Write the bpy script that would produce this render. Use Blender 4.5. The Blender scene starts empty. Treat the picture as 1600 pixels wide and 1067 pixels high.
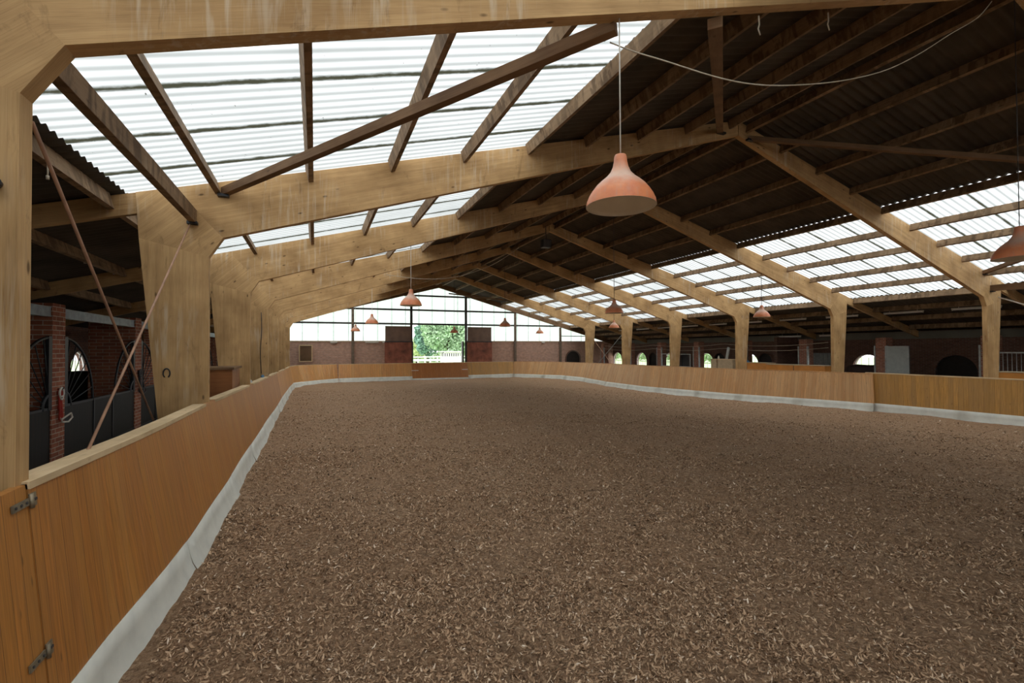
import bpy, math, random
import numpy as np
from mathutils import Matrix, Vector

# ------------------------------------------------------------------ camera, sky, exposure
H = 2.45                                   # eye height above the arena floor
C = bpy.context.scene.collection
sc = bpy.context.scene
F_PX, YAW, PITCH, ROLL = 742.44, 0.3927, 0.0156, -0.0052
cy_, sy_ = math.cos(YAW), math.sin(YAW)
cp_, sp_ = math.cos(PITCH), math.sin(PITCH)
cr_, sr_ = math.cos(ROLL), math.sin(ROLL)
Rm = Matrix(((cy_, -sy_, 0), (sy_, cy_, 0), (0, 0, 1)))
Pm = Matrix(((1, 0, 0), (0, cp_, sp_), (0, -sp_, cp_)))
Qm = Matrix(((cr_, 0, sr_), (0, 1, 0), (-sr_, 0, cr_)))
Mc = Qm @ Pm @ Rm                          # rows: right, forward, up
cam_d = bpy.data.cameras.new('camera')
cam_d.sensor_width = 36.0
cam_d.lens = F_PX * 36.0 / 1600.0
cam_d.clip_start = 0.05
cam_d.clip_end = 500
cam = bpy.data.objects.new('camera', cam_d)
C.objects.link(cam)
r_, f_, u_ = Mc[0], Mc[1], Mc[2]
cam.matrix_world = Matrix(((r_[0], u_[0], -f_[0], 0), (r_[1], u_[1], -f_[1], 0), (r_[2], u_[2], -f_[2], H), (0, 0, 0, 1)))
sc.camera = cam

world = bpy.data.worlds.new('overcast_sky')
sc.world = world
world.use_nodes = True
wn = world.node_tree
wn.nodes.clear()
w_out = wn.nodes.new('ShaderNodeOutputWorld')
w_bg = wn.nodes.new('ShaderNodeBackground')
w_tc = wn.nodes.new('ShaderNodeTexCoord')
w_sep = wn.nodes.new('ShaderNodeSeparateXYZ')
w_rmp = wn.nodes.new('ShaderNodeValToRGB')
w_rmp.color_ramp.elements[0].color = (0.96, 0.98, 1.0, 1)
w_rmp.color_ramp.elements[1].color = (0.99, 0.995, 1.0, 1)
w_rmp.color_ramp.elements[1].position = 0.6
wn.links.new(w_tc.outputs['Generated'], w_sep.inputs[0])
wn.links.new(w_sep.outputs[2], w_rmp.inputs[0])
wn.links.new(w_rmp.outputs[0], w_bg.inputs['Color'])
w_bg.inputs['Strength'].default_value = 1.0
wn.links.new(w_bg.outputs[0], w_out.inputs[0])

sc.view_settings.view_transform = 'Standard'
sc.view_settings.look = 'None'
sc.view_settings.gamma = 1.0
sc.view_settings.use_curve_mapping = False
sc.view_settings.exposure = 1.6
try:
    sc.cycles.max_bounces = 10
    sc.cycles.diffuse_bounces = 6
    sc.cycles.transmission_bounces = 8
    sc.cycles.transparent_max_bounces = 12
    sc.cycles.sample_clamp_indirect = 6.0
except Exception:
    pass

random.seed(7)
RNG = np.random.default_rng(11)

# ------------------------------------------------------------------ node helpers
class NT:
    def __init__(s, name):
        s.m = bpy.data.materials.new(name)
        s.m.use_nodes = True
        s.t = s.m.node_tree
        s.t.nodes.clear()
        s.out = s.t.nodes.new('ShaderNodeOutputMaterial')
    def n(s, kind, **kw):
        nd = s.t.nodes.new('ShaderNode' + kind)
        for k, v in kw.items():
            if k in nd.inputs.keys():
                s.set(nd.inputs[k], v)
            else:
                setattr(nd, k, v)
        return nd
    def set(s, sock, v):
        if isinstance(v, bpy.types.NodeSocket):
            s.t.links.new(v, sock)
        else:
            if isinstance(v, tuple) and len(v) == 3 and sock.type == 'RGBA':
                v = v + (1,)
            sock.default_value = v
    def math(s, op, a, b=0.0, c=0.0):
        nd = s.t.nodes.new('ShaderNodeMath')
        nd.operation = op
        s.set(nd.inputs[0], a)
        s.set(nd.inputs[1], b)
        s.set(nd.inputs[2], c)
        return nd.outputs[0]
    def mix(s, fac, a, b, mode='MIX'):
        nd = s.t.nodes.new('ShaderNodeMix')
        nd.data_type = 'RGBA'
        nd.blend_type = mode
        s.set(nd.inputs[0], fac)
        s.set(nd.inputs[6], a)
        s.set(nd.inputs[7], b)
        return nd.outputs[2]
    def ramp(s, fac, stops):
        nd = s.t.nodes.new('ShaderNodeValToRGB')
        s.set(nd.inputs[0], fac)
        cr = nd.color_ramp
        while len(cr.elements) < len(stops):
            cr.elements.new(0.5)
        for e, (p, c) in zip(cr.elements, stops):
            e.position = p
            if not isinstance(c, tuple):
                c = (c, c, c)
            e.color = tuple(c) + (1,)
        return nd.outputs[0]
    def noise(s, vec, scale, detail=3.0, rough=0.55, dist=0.0):
        nd = s.t.nodes.new('ShaderNodeTexNoise')
        s.set(nd.inputs['Vector'], vec)
        nd.inputs['Scale'].default_value = scale
        nd.inputs['Detail'].default_value = detail
        nd.inputs['Roughness'].default_value = rough
        nd.inputs['Distortion'].default_value = dist
        return nd.outputs[0]
    def scale(s, vec, sx, sy, sz):
        nd = s.t.nodes.new('ShaderNodeVectorMath')
        nd.operation = 'MULTIPLY'
        s.set(nd.inputs[0], vec)
        nd.inputs[1].default_value = (sx, sy, sz)
        return nd.outputs[0]
    def add(s, a, b):
        nd = s.t.nodes.new('ShaderNodeVectorMath')
        nd.operation = 'ADD'
        s.set(nd.inputs[0], a)
        s.set(nd.inputs[1], b)
        return nd.outputs[0]
    def comb(s, x, y, z):
        nd = s.t.nodes.new('ShaderNodeCombineXYZ')
        s.set(nd.inputs[0], x); s.set(nd.inputs[1], y); s.set(nd.inputs[2], z)
        return nd.outputs[0]
    def sep(s, v):
        nd = s.t.nodes.new('ShaderNodeSeparateXYZ')
        s.set(nd.inputs[0], v)
        return nd.outputs
    def coord(s, which):
        return s.t.nodes.new('ShaderNodeTexCoord').outputs[which]
    def pos(s):
        return s.t.nodes.new('ShaderNodeNewGeometry').outputs['Position']
    def rand(s):
        return s.t.nodes.new('ShaderNodeObjectInfo').outputs['Random']
    def bump(s, h, strength=0.3, dist=0.01):
        nd = s.t.nodes.new('ShaderNodeBump')
        s.set(nd.inputs['Height'], h)
        nd.inputs['Strength'].default_value = strength
        nd.inputs['Distance'].default_value = dist
        return nd.outputs[0]
    def bsdf(s, col, rough=0.6, metal=0.0, normal=None, spec=0.4):
        b = s.t.nodes.new('ShaderNodeBsdfPrincipled')
        s.set(b.inputs['Base Color'], col)
        s.set(b.inputs['Roughness'], rough)
        b.inputs['Metallic'].default_value = metal
        b.inputs['Specular IOR Level'].default_value = spec
        if normal is not None:
            s.t.links.new(normal, b.inputs['Normal'])
        s.t.links.new(b.outputs[0], s.out.inputs[0])
        return s.m

def simple(name, col, rough=0.6, metal=0.0, var=0.25, scale=6.0, spec=0.4, bump=0.0):
    t = NT(name)
    n = t.noise(t.coord('Object'), scale, 4.0)
    c0 = tuple(c * (1 - var) for c in col)
    c1 = tuple(min(1, c * (1 + var)) for c in col)
    nm = t.bump(n, bump, 0.01) if bump else None
    return t.bsdf(t.ramp(n, [(0.3, c0), (0.7, c1)]), rough, metal, nm, spec)

def timber(name, dark, mid, light, lam=0.0, streak=0.0, light_stripes=0.0, knots=0.5, rough=0.75):
    """wood with its grain along U (metres); lam = lamination height, streak = pale water marks"""
    t = NT(name)
    uv = t.coord('UV')
    off = t.math('MULTIPLY', t.rand(), 37.0)
    uvo = t.add(uv, t.comb(off, off, 0.0))
    g1 = t.noise(t.scale(uvo, 1.1, 16.0, 1), 1.0, 5.0, 0.6, 0.6)
    g2 = t.noise(t.scale(uvo, 5.0, 120.0, 1), 1.0, 3.0, 0.6)
    big = t.noise(uvo, 1.3, 3.0)
    g = t.math('ADD', t.math('MULTIPLY', g1, 0.6), t.math('MULTIPLY', g2, 0.4))
    col = t.ramp(g, [(0.33, dark), (0.48, mid), (0.66, light)])
    col = t.mix(0.55, col, t.ramp(big, [(0.3, tuple(c * 0.66 for c in mid)), (0.7, tuple(min(1, c * 1.22) for c in light))]))
    o = t.sep(uvo)
    if lam:
        lay = t.math('FLOOR', t.math('DIVIDE', o[1], lam))
        board = t.math('FLOOR', t.math('ADD', t.math('DIVIDE', o[0], 2.7), t.math('MULTIPLY', lay, 0.37)))
        wn_ = t.n('TexWhiteNoise', noise_dimensions='2D')
        t.set(wn_.inputs['Vector'], t.comb(lay, board, 0.0))
        col = t.mix(t.math('MULTIPLY', wn_.outputs[0], 0.28), col, tuple(c * 0.7 for c in mid))
        ln = t.math('ABSOLUTE', t.math('SUBTRACT', t.math('FRACT', t.math('DIVIDE', o[1], lam)), 0.5))
        col = t.mix(t.math('MULTIPLY', t.math('GREATER_THAN', ln, 0.475), 0.28), col, dark)
    if knots:
        v = t.n('TexVoronoi')
        t.set(v.inputs['Vector'], t.scale(uvo, 2.2, 5.5, 1))
        v.inputs['Scale'].default_value = 1.0
        col = t.mix(t.math('MULTIPLY', t.ramp(v.outputs[0], [(0.05, 1.0), (0.11, 0.0)]), knots), col, tuple(c * 0.35 for c in dark))
    if streak:
        p = t.pos()
        s1 = t.noise(t.scale(p, 14.0, 14.0, 0.9), 1.0, 4.0, 0.65, 0.4)
        s2 = t.noise(t.scale(p, 0.9, 0.5, 0.9), 1.0, 2.0)
        k = t.math('MULTIPLY', t.ramp(s1, [(0.5, 0.0), (0.64, 1.0)]), t.ramp(s2, [(0.5, 0.0), (0.62, 1.0)]))
        col = t.mix(t.math('MULTIPLY', k, streak), col, (0.66, 0.56, 0.42))
        s3 = t.noise(t.add(t.scale(p, 5.0, 5.0, 1.6), (7.0, 3.0, 1.0)), 1.0, 5.0, 0.7, 0.8)
        col = t.mix(t.math('MULTIPLY', t.ramp(s3, [(0.6, 0.0), (0.7, 1.0)]), streak * 0.75), col, tuple(c * 0.4 for c in dark))
    if light_stripes:  # dark bands painting the light and shade cast through the corrugations
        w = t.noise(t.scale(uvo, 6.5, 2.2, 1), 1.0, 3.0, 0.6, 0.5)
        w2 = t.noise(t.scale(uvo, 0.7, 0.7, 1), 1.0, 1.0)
        col = t.mix(t.math('MULTIPLY', t.math('MULTIPLY', t.ramp(w, [(0.48, 0.0), (0.56, 1.0)]), t.ramp(w2, [(0.35, 0.35), (0.6, 1.0)])), light_stripes), col, tuple(c * 0.5 for c in dark))
    return t.bsdf(col, rough, 0.0, t.bump(g, 0.25, 0.004), 0.25)

def boards(name, base, alt, width=0.115, rough=0.45, var=0.5, dust=0.2, dustc=(0.30, 0.22, 0.15)):
    """vertical tongue-and-groove planks: U runs along the wall, V up (metres)"""
    t = NT(name)
    uv = t.sep(t.coord('UV'))
    q = t.math('DIVIDE', uv[0], width)
    idx = t.math('FLOOR', q)
    w = t.n('TexWhiteNoise', noise_dimensions='1D')
    t.set(w.inputs['W'], idx)
    gi = t.math('FLOOR', t.math('DIVIDE', idx, 5.0))
    w2 = t.n('TexWhiteNoise', noise_dimensions='1D')
    t.set(w2.inputs['W'], t.math('ADD', gi, 91.3))
    offs = t.comb(0.0, t.math('MULTIPLY', w.outputs[0], 19.0), w.outputs[0])
    g = t.noise(t.add(t.comb(t.math('MULTIPLY', uv[0], 55.0), t.math('MULTIPLY', uv[1], 2.2), 0.0), offs), 1.0, 4.0, 0.6, 0.7)
    big = t.noise(t.comb(t.math('MULTIPLY', uv[0], 3.0), t.math('MULTIPLY', uv[1], 0.9), 0.0), 1.0, 3.0)
    col = t.mix(t.ramp(g, [(0.3, 0.0), (0.7, 1.0)]), tuple(c * 0.6 for c in base), tuple(min(1, c * 1.22) for c in base))
    col = t.mix(t.math('MULTIPLY', w.outputs[0], var), col, alt)
    col = t.mix(t.math('MULTIPLY', w2.outputs[0], var * 0.55), col, tuple(c * 0.62 for c in base))
    col = t.mix(t.ramp(big, [(0.35, dust), (0.65, 0.0)]), col, dustc)
    v = t.n('TexVoronoi')
    t.set(v.inputs['Vector'], t.add(t.comb(t.math('MULTIPLY', uv[0], 9.0), t.math('MULTIPLY', uv[1], 2.6), 0.0), offs))
    v.inputs['Scale'].default_value = 1.0
    col = t.mix(t.math('MULTIPLY', t.ramp(v.outputs[0], [(0.04, 1.0), (0.1, 0.0)]), 0.55), col, (0.07, 0.035, 0.012))
    fr = t.math('ABSOLUTE', t.math('SUBTRACT', t.math('FRACT', q), 0.5))
    gap = t.ramp(fr, [(0.468, 0.0), (0.49, 1.0)])
    col = t.mix(t.math('MULTIPLY', gap, 0.62), col, (0.06, 0.03, 0.012))
    h = t.math('SUBTRACT', t.math('MULTIPLY', g, 0.3), gap)
    return t.bsdf(col, rough, 0.0, t.bump(h, 0.35, 0.004), 0.35)

def brick(name, c1, c2, mortar, row=0.066):
    t = NT(name)
    b = t.n('TexBrick')
    t.set(b.inputs['Vector'], t.coord('UV'))
    b.inputs['Color1'].default_value = c1 + (1,)
    b.inputs['Color2'].default_value = c2 + (1,)
    b.inputs['Mortar'].default_value = mortar + (1,)
    b.inputs['Scale'].default_value = 1.0
    b.inputs['Mortar Size'].default_value = 0.008
    b.inputs['Mortar Smooth'].default_value = 0.1
    b.inputs['Bias'].default_value = -0.1
    b.inputs['Brick Width'].default_value = row * 3.2
    b.inputs['Row Height'].default_value = row
    n = t.noise(t.coord('UV'), 5.0, 4.0)
    col = t.mix(0.5, b.outputs[0], t.ramp(n, [(0.3, 0.45), (0.7, 1.0)]), 'MULTIPLY')
    return t.bsdf(col, 0.9, 0.0, t.bump(t.math('MULTIPLY', b.outputs[1], -1.0), 0.5, 0.006), 0.2)

def sheet_glass(name, tint, dirt_shade, seam, period, seam_off, valley_shade=0.35, thru=0.72, axis=1):
    """weathered translucent corrugated sheet lit by the sky behind it"""
    t = NT(name)
    p = t.pos()
    y = t.sep(p)[axis]
    q = t.math('DIVIDE', t.math('SUBTRACT', y, seam_off), period)
    fr = t.math('FRACT', q)
    d = t.math('MINIMUM', fr, t.math('SUBTRACT', 1.0, fr))
    nz = t.noise(t.scale(p, 3.0, 9.0, 3.0), 1.0, 5.0, 0.7)
    nb = t.noise(p, 0.9, 3.0)
    edge = t.math('ADD', d, t.math('MULTIPLY', t.math('SUBTRACT', nz, 0.5), 0.05))
    k = t.ramp(edge, [(0.008, 1.0), (0.026, 0.0)])
    k2 = t.ramp(edge, [(0.01, 0.6), (0.1, 0.0)])
    col = t.mix(k2, tint, dirt_shade)
    vq = t.math('FRACT', t.math('MULTIPLY', q, 6.0))
    vd = t.math('ABSOLUTE', t.math('SUBTRACT', vq, 0.5))
    col = t.mix(t.math('MULTIPLY', t.ramp(vd, [(0.18, 0.0), (0.46, 1.0)]), valley_shade), col, dirt_shade)  # grey band per corrugation paints the sheet's shading into its colour
    sp = t.noise(p, 16.0, 3.0, 0.7)
    col = t.mix(t.math('MULTIPLY', t.ramp(sp, [(0.70, 0.0), (0.74, 1.0)]), 0.9), col, (0.05, 0.045, 0.03))
    col = t.mix(t.math('MULTIPLY', t.ramp(nb, [(0.45, 0.0), (0.7, 1.0)]), 0.25), col, dirt_shade)
    col = t.mix(t.math('MULTIPLY', k, seam), col, (0.035, 0.035, 0.02))
    tr = t.n('BsdfTranslucent')
    t.set(tr.inputs[0], col)
    df = t.n('BsdfDiffuse')
    t.set(df.inputs[0], col)
    mx = t.n('MixShader')
    mx.inputs[0].default_value = thru
    t.t.links.new(df.outputs[0], mx.inputs[1])
    t.t.links.new(tr.outputs[0], mx.inputs[2])
    t.t.links.new(mx.outputs[0], t.out.inputs[0])
    return t.m

# ------------------------------------------------------------------ materials
M = {}
M['glulam'] = timber('glued_laminated_wood', (0.20, 0.10, 0.036), (0.48, 0.285, 0.118), (0.66, 0.435, 0.205), lam=0.042, streak=0.5, knots=0.8)
M['purlin'] = timber('weathered_purlin_wood', (0.10, 0.056, 0.028), (0.22, 0.138, 0.074), (0.36, 0.25, 0.148), light_stripes=0.55, streak=0.2)
M['strut'] = timber('brace_wood', (0.09, 0.045, 0.022), (0.17, 0.095, 0.048), (0.26, 0.16, 0.085), knots=0.4)
M['cap'] = timber('rail_cap_wood', (0.38, 0.25, 0.12), (0.62, 0.45, 0.25), (0.74, 0.57, 0.35), knots=0.4, streak=0.2)
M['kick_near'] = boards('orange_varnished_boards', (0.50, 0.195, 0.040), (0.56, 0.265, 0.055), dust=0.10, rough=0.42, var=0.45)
M['kick_far'] = boards('pale_orange_varnished_boards', (0.70, 0.32, 0.10), (0.74, 0.44, 0.16), width=0.17, dust=0.2, var=0.5)  # paler orange varnish for the boards at the far end
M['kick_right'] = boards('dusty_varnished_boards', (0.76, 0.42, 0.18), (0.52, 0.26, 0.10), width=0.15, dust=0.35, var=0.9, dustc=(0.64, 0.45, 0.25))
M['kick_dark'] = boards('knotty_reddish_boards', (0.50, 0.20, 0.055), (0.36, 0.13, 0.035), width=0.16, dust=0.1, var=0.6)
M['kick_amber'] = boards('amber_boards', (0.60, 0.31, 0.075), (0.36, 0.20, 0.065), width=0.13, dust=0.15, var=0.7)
M['strip'] = simple('pale_rubber_strip', (0.66, 0.655, 0.58), 0.6, var=0.1, scale=4.0, bump=0.1)
M['brick'] = brick('red_brick', (0.42, 0.15, 0.085), (0.26, 0.09, 0.055), (0.52, 0.44, 0.34), 0.10)
M['brick_pale_row'] = brick('right_stable_brick', (0.40, 0.15, 0.09), (0.27, 0.10, 0.065), (0.42, 0.35, 0.28), 0.075)
M['brick_dull'] = brick('dull_brick', (0.20, 0.10, 0.07), (0.14, 0.07, 0.055), (0.22, 0.18, 0.15))
M['brick_gable'] = brick('gable_brick', (0.56, 0.31, 0.21), (0.42, 0.23, 0.165), (0.60, 0.50, 0.42))
M['roof_dark'] = simple('fibre_cement_sheet', (0.075, 0.062, 0.046), 0.9, var=0.3, scale=1.5)
M['skylight'] = sheet_glass('translucent_roof_sheet', (0.90, 0.93, 0.95), (0.25, 0.27, 0.26), 0.97, 1.062, 5.63, valley_shade=0.85)
M['gable_sheet'] = sheet_glass('translucent_gable_sheet', (0.80, 0.86, 0.88), (0.50, 0.58, 0.58), 0.5, 1.09, 0.2, valley_shade=0.1, thru=0.7, axis=0)
M['steel_dark'] = simple('dark_painted_steel', (0.05, 0.045, 0.045), 0.5, 0.0)
M['steel_brown'] = simple('brown_painted_steel', (0.16, 0.115, 0.08), 0.6, 0.0)
M['black_iron'] = simple('black_iron', (0.014, 0.015, 0.018), 0.42, 0.0, spec=0.5)
M['blue_steel'] = simple('blue_grey_steel', (0.22, 0.27, 0.31), 0.45, 0.0)
M['galv'] = simple('galvanised_steel', (0.36, 0.38, 0.37), 0.4, 0.4)
M['copper_rod'] = simple('red_oxide_rod', (0.42, 0.24, 0.15), 0.5, 0.0)
M['white_plastic'] = simple('ivory_plastic', (0.62, 0.60, 0.52), 0.5, var=0.1)
M['white_paint'] = simple('white_paint', (0.80, 0.80, 0.78), 0.6, var=0.06)
M['grey_panel'] = simple('grey_panel', (0.34, 0.37, 0.35), 0.5, var=0.1)
M['orange_ply'] = simple('orange_plywood', (0.58, 0.24, 0.05), 0.5, var=0.15, scale=2.0)
M['cabinet'] = timber('reddish_cabinet_wood', (0.13, 0.045, 0.014), (0.24, 0.09, 0.03), (0.32, 0.13, 0.045), knots=0.0, rough=0.45)
M['tan_ply'] = simple('tan_plywood', (0.46, 0.36, 0.23), 0.7, var=0.12)
M['rust_ply'] = simple('red_brown_plywood', (0.25, 0.085, 0.05), 0.6, var=0.5, scale=2.2)
M['brown_ply'] = simple('grey_brown_plywood', (0.20, 0.13, 0.095), 0.6, var=0.25, scale=1.5)
M['board_black'] = boards('black_brown_boards', (0.016, 0.014, 0.012), (0.010, 0.009, 0.008), width=0.14, rough=0.6, dust=0.0)
M['concrete'] = simple('aisle_concrete', (0.16, 0.14, 0.12), 0.9, var=0.25, scale=1.2, bump=0.2)
M['plaster'] = simple('grey_plaster', (0.16, 0.15, 0.12), 0.9, var=0.2, scale=1.0)
M['rope'] = simple('pale_rope', (0.55, 0.49, 0.38), 0.8, var=0.15, scale=40)
M['red_web'] = simple('red_webbing', (0.42, 0.045, 0.03), 0.7)
M['white_rope'] = simple('white_rope', (0.62, 0.58, 0.50), 0.8)
M['mirror'] = simple('dusty_mirror', (0.20, 0.14, 0.09), 0.25, 0.6, var=0.3, scale=1.2)
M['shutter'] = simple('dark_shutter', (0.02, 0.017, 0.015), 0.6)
M['grass'] = simple('outside_grass', (0.40, 0.52, 0.28), 0.9, var=0.3, scale=0.6)
M['bark'] = simple('bark', (0.10, 0.075, 0.05), 0.9)
M['leaf'] = simple('green_leaves', (0.40, 0.56, 0.36), 0.7, var=0.4, scale=0.9)
M['leaf_dark'] = simple('dark_leaves', (0.22, 0.38, 0.30), 0.7, var=0.5, scale=0.9)
M['leaf_yellow'] = simple('yellow_green_leaves', (0.58, 0.68, 0.36), 0.7, var=0.4, scale=0.9)
M['hedge'] = simple('hedge_leaves', (0.36, 0.50, 0.26), 0.8, var=0.4, scale=1.5)
M['horse'] = simple('dark_bay_coat', (0.030, 0.013, 0.008), 0.55, var=0.3, scale=3)
M['blue_cloth'] = simple('blue_cloth', (0.06, 0.14, 0.22), 0.8)
M['hay'] = simple('grey_canvas', (0.24, 0.23, 0.20), 0.8)

def lamp_material():
    t = NT('dusty_orange_enamel')
    p = t.coord('Object')
    z = t.sep(p)[2]
    nm = t.n('NewGeometry').outputs['Normal']
    n = t.noise(p, 7.0, 4.0, 0.6)
    base = t.ramp(n, [(0.3, (0.66, 0.17, 0.055)), (0.7, (0.80, 0.27, 0.095))])
    band = t.math('ADD', z, t.math('MULTIPLY', t.math('SUBTRACT', n, 0.5), 0.16))
    dustk = t.ramp(band, [(0.12, 0.08), (0.235, 0.78), (0.29, 0.72), (0.38, 0.15)])
    col = t.mix(dustk, base, (0.68, 0.52, 0.41))
    n3 = t.noise(t.scale(p, 30.0, 30.0, 3.0), 1.0, 3.0)
    col = t.mix(t.ramp(n3, [(0.5, 0.0), (0.75, 0.35)]), col, (0.50, 0.33, 0.26))
    return t.bsdf(col, 0.42, 0.0, None, 0.45)
M['lamp_shade'] = lamp_material()
M['lamp_inner'] = simple('lamp_inner_cream', (0.80, 0.76, 0.66), 0.6, var=0.06)

def footing_material():
    t = NT('brown_fibre_footing')
    p = t.pos()
    n1 = t.noise(p, 22.0, 7.0, 0.8, 0.8)
    n2 = t.noise(p, 0.8, 4.0, 0.6)
    n3 = t.noise(t.scale(p, 1.0, 1.0, 1.0), 75.0, 3.0, 0.7, 1.0)
    n4 = t.noise(p, 7.0, 5.0, 0.7)
    col = t.ramp(n1, [(0.34, (0.10, 0.06, 0.035)), (0.5, (0.40, 0.245, 0.142)), (0.66, (0.72, 0.50, 0.31))])
    col = t.mix(t.ramp(n3, [(0.56, 0.0), (0.72, 0.65)]), col, (0.70, 0.55, 0.42))
    col = t.mix(t.ramp(n3, [(0.28, 0.7), (0.42, 0.0)]), col, (0.055, 0.034, 0.022))
    col = t.mix(t.ramp(n2, [(0.35, 0.35), (0.65, 0.0)]), col, (0.38, 0.215, 0.11))
    col = t.mix(t.ramp(n4, [(0.35, 0.4), (0.5, 0.0)]), col, (0.14, 0.085, 0.052))
    h = t.math('ADD', t.math('MULTIPLY', n1, 1.0), t.math('MULTIPLY', n4, 0.8))
    return t.bsdf(col, 0.95, 0.0, t.bump(h, 1.0, 0.045), 0.15)
M['footing'] = footing_material()

def shred_material():
    t = NT('footing_shreds')
    g = t.n('NewGeometry')
    r = g.outputs['Random Per Island']
    col = t.ramp(r, [(0.0, (0.10, 0.062, 0.038)), (0.25, (0.25, 0.150, 0.085)), (0.7, (0.50, 0.33, 0.20)), (0.95, (0.68, 0.49, 0.32)), (1.0, (0.85, 0.72, 0.57))])
    return t.bsdf(col, 0.9, 0.0, None, 0.2)
M['shreds'] = shred_material()

# ------------------------------------------------------------------ object helpers
def tag(o, label=None, cat=None, group=None, kind=None):
    if label: o['label'] = label
    if cat: o['category'] = cat
    if group: o['group'] = group
    if kind: o['kind'] = kind
    return o

def empty(name, loc=(0, 0, 0), label=None, cat=None, group=None):
    o = bpy.data.objects.new(name, None)
    o.empty_display_size = 0.1
    o.location = loc
    C.objects.link(o)
    return tag(o, label, cat, group)

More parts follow.
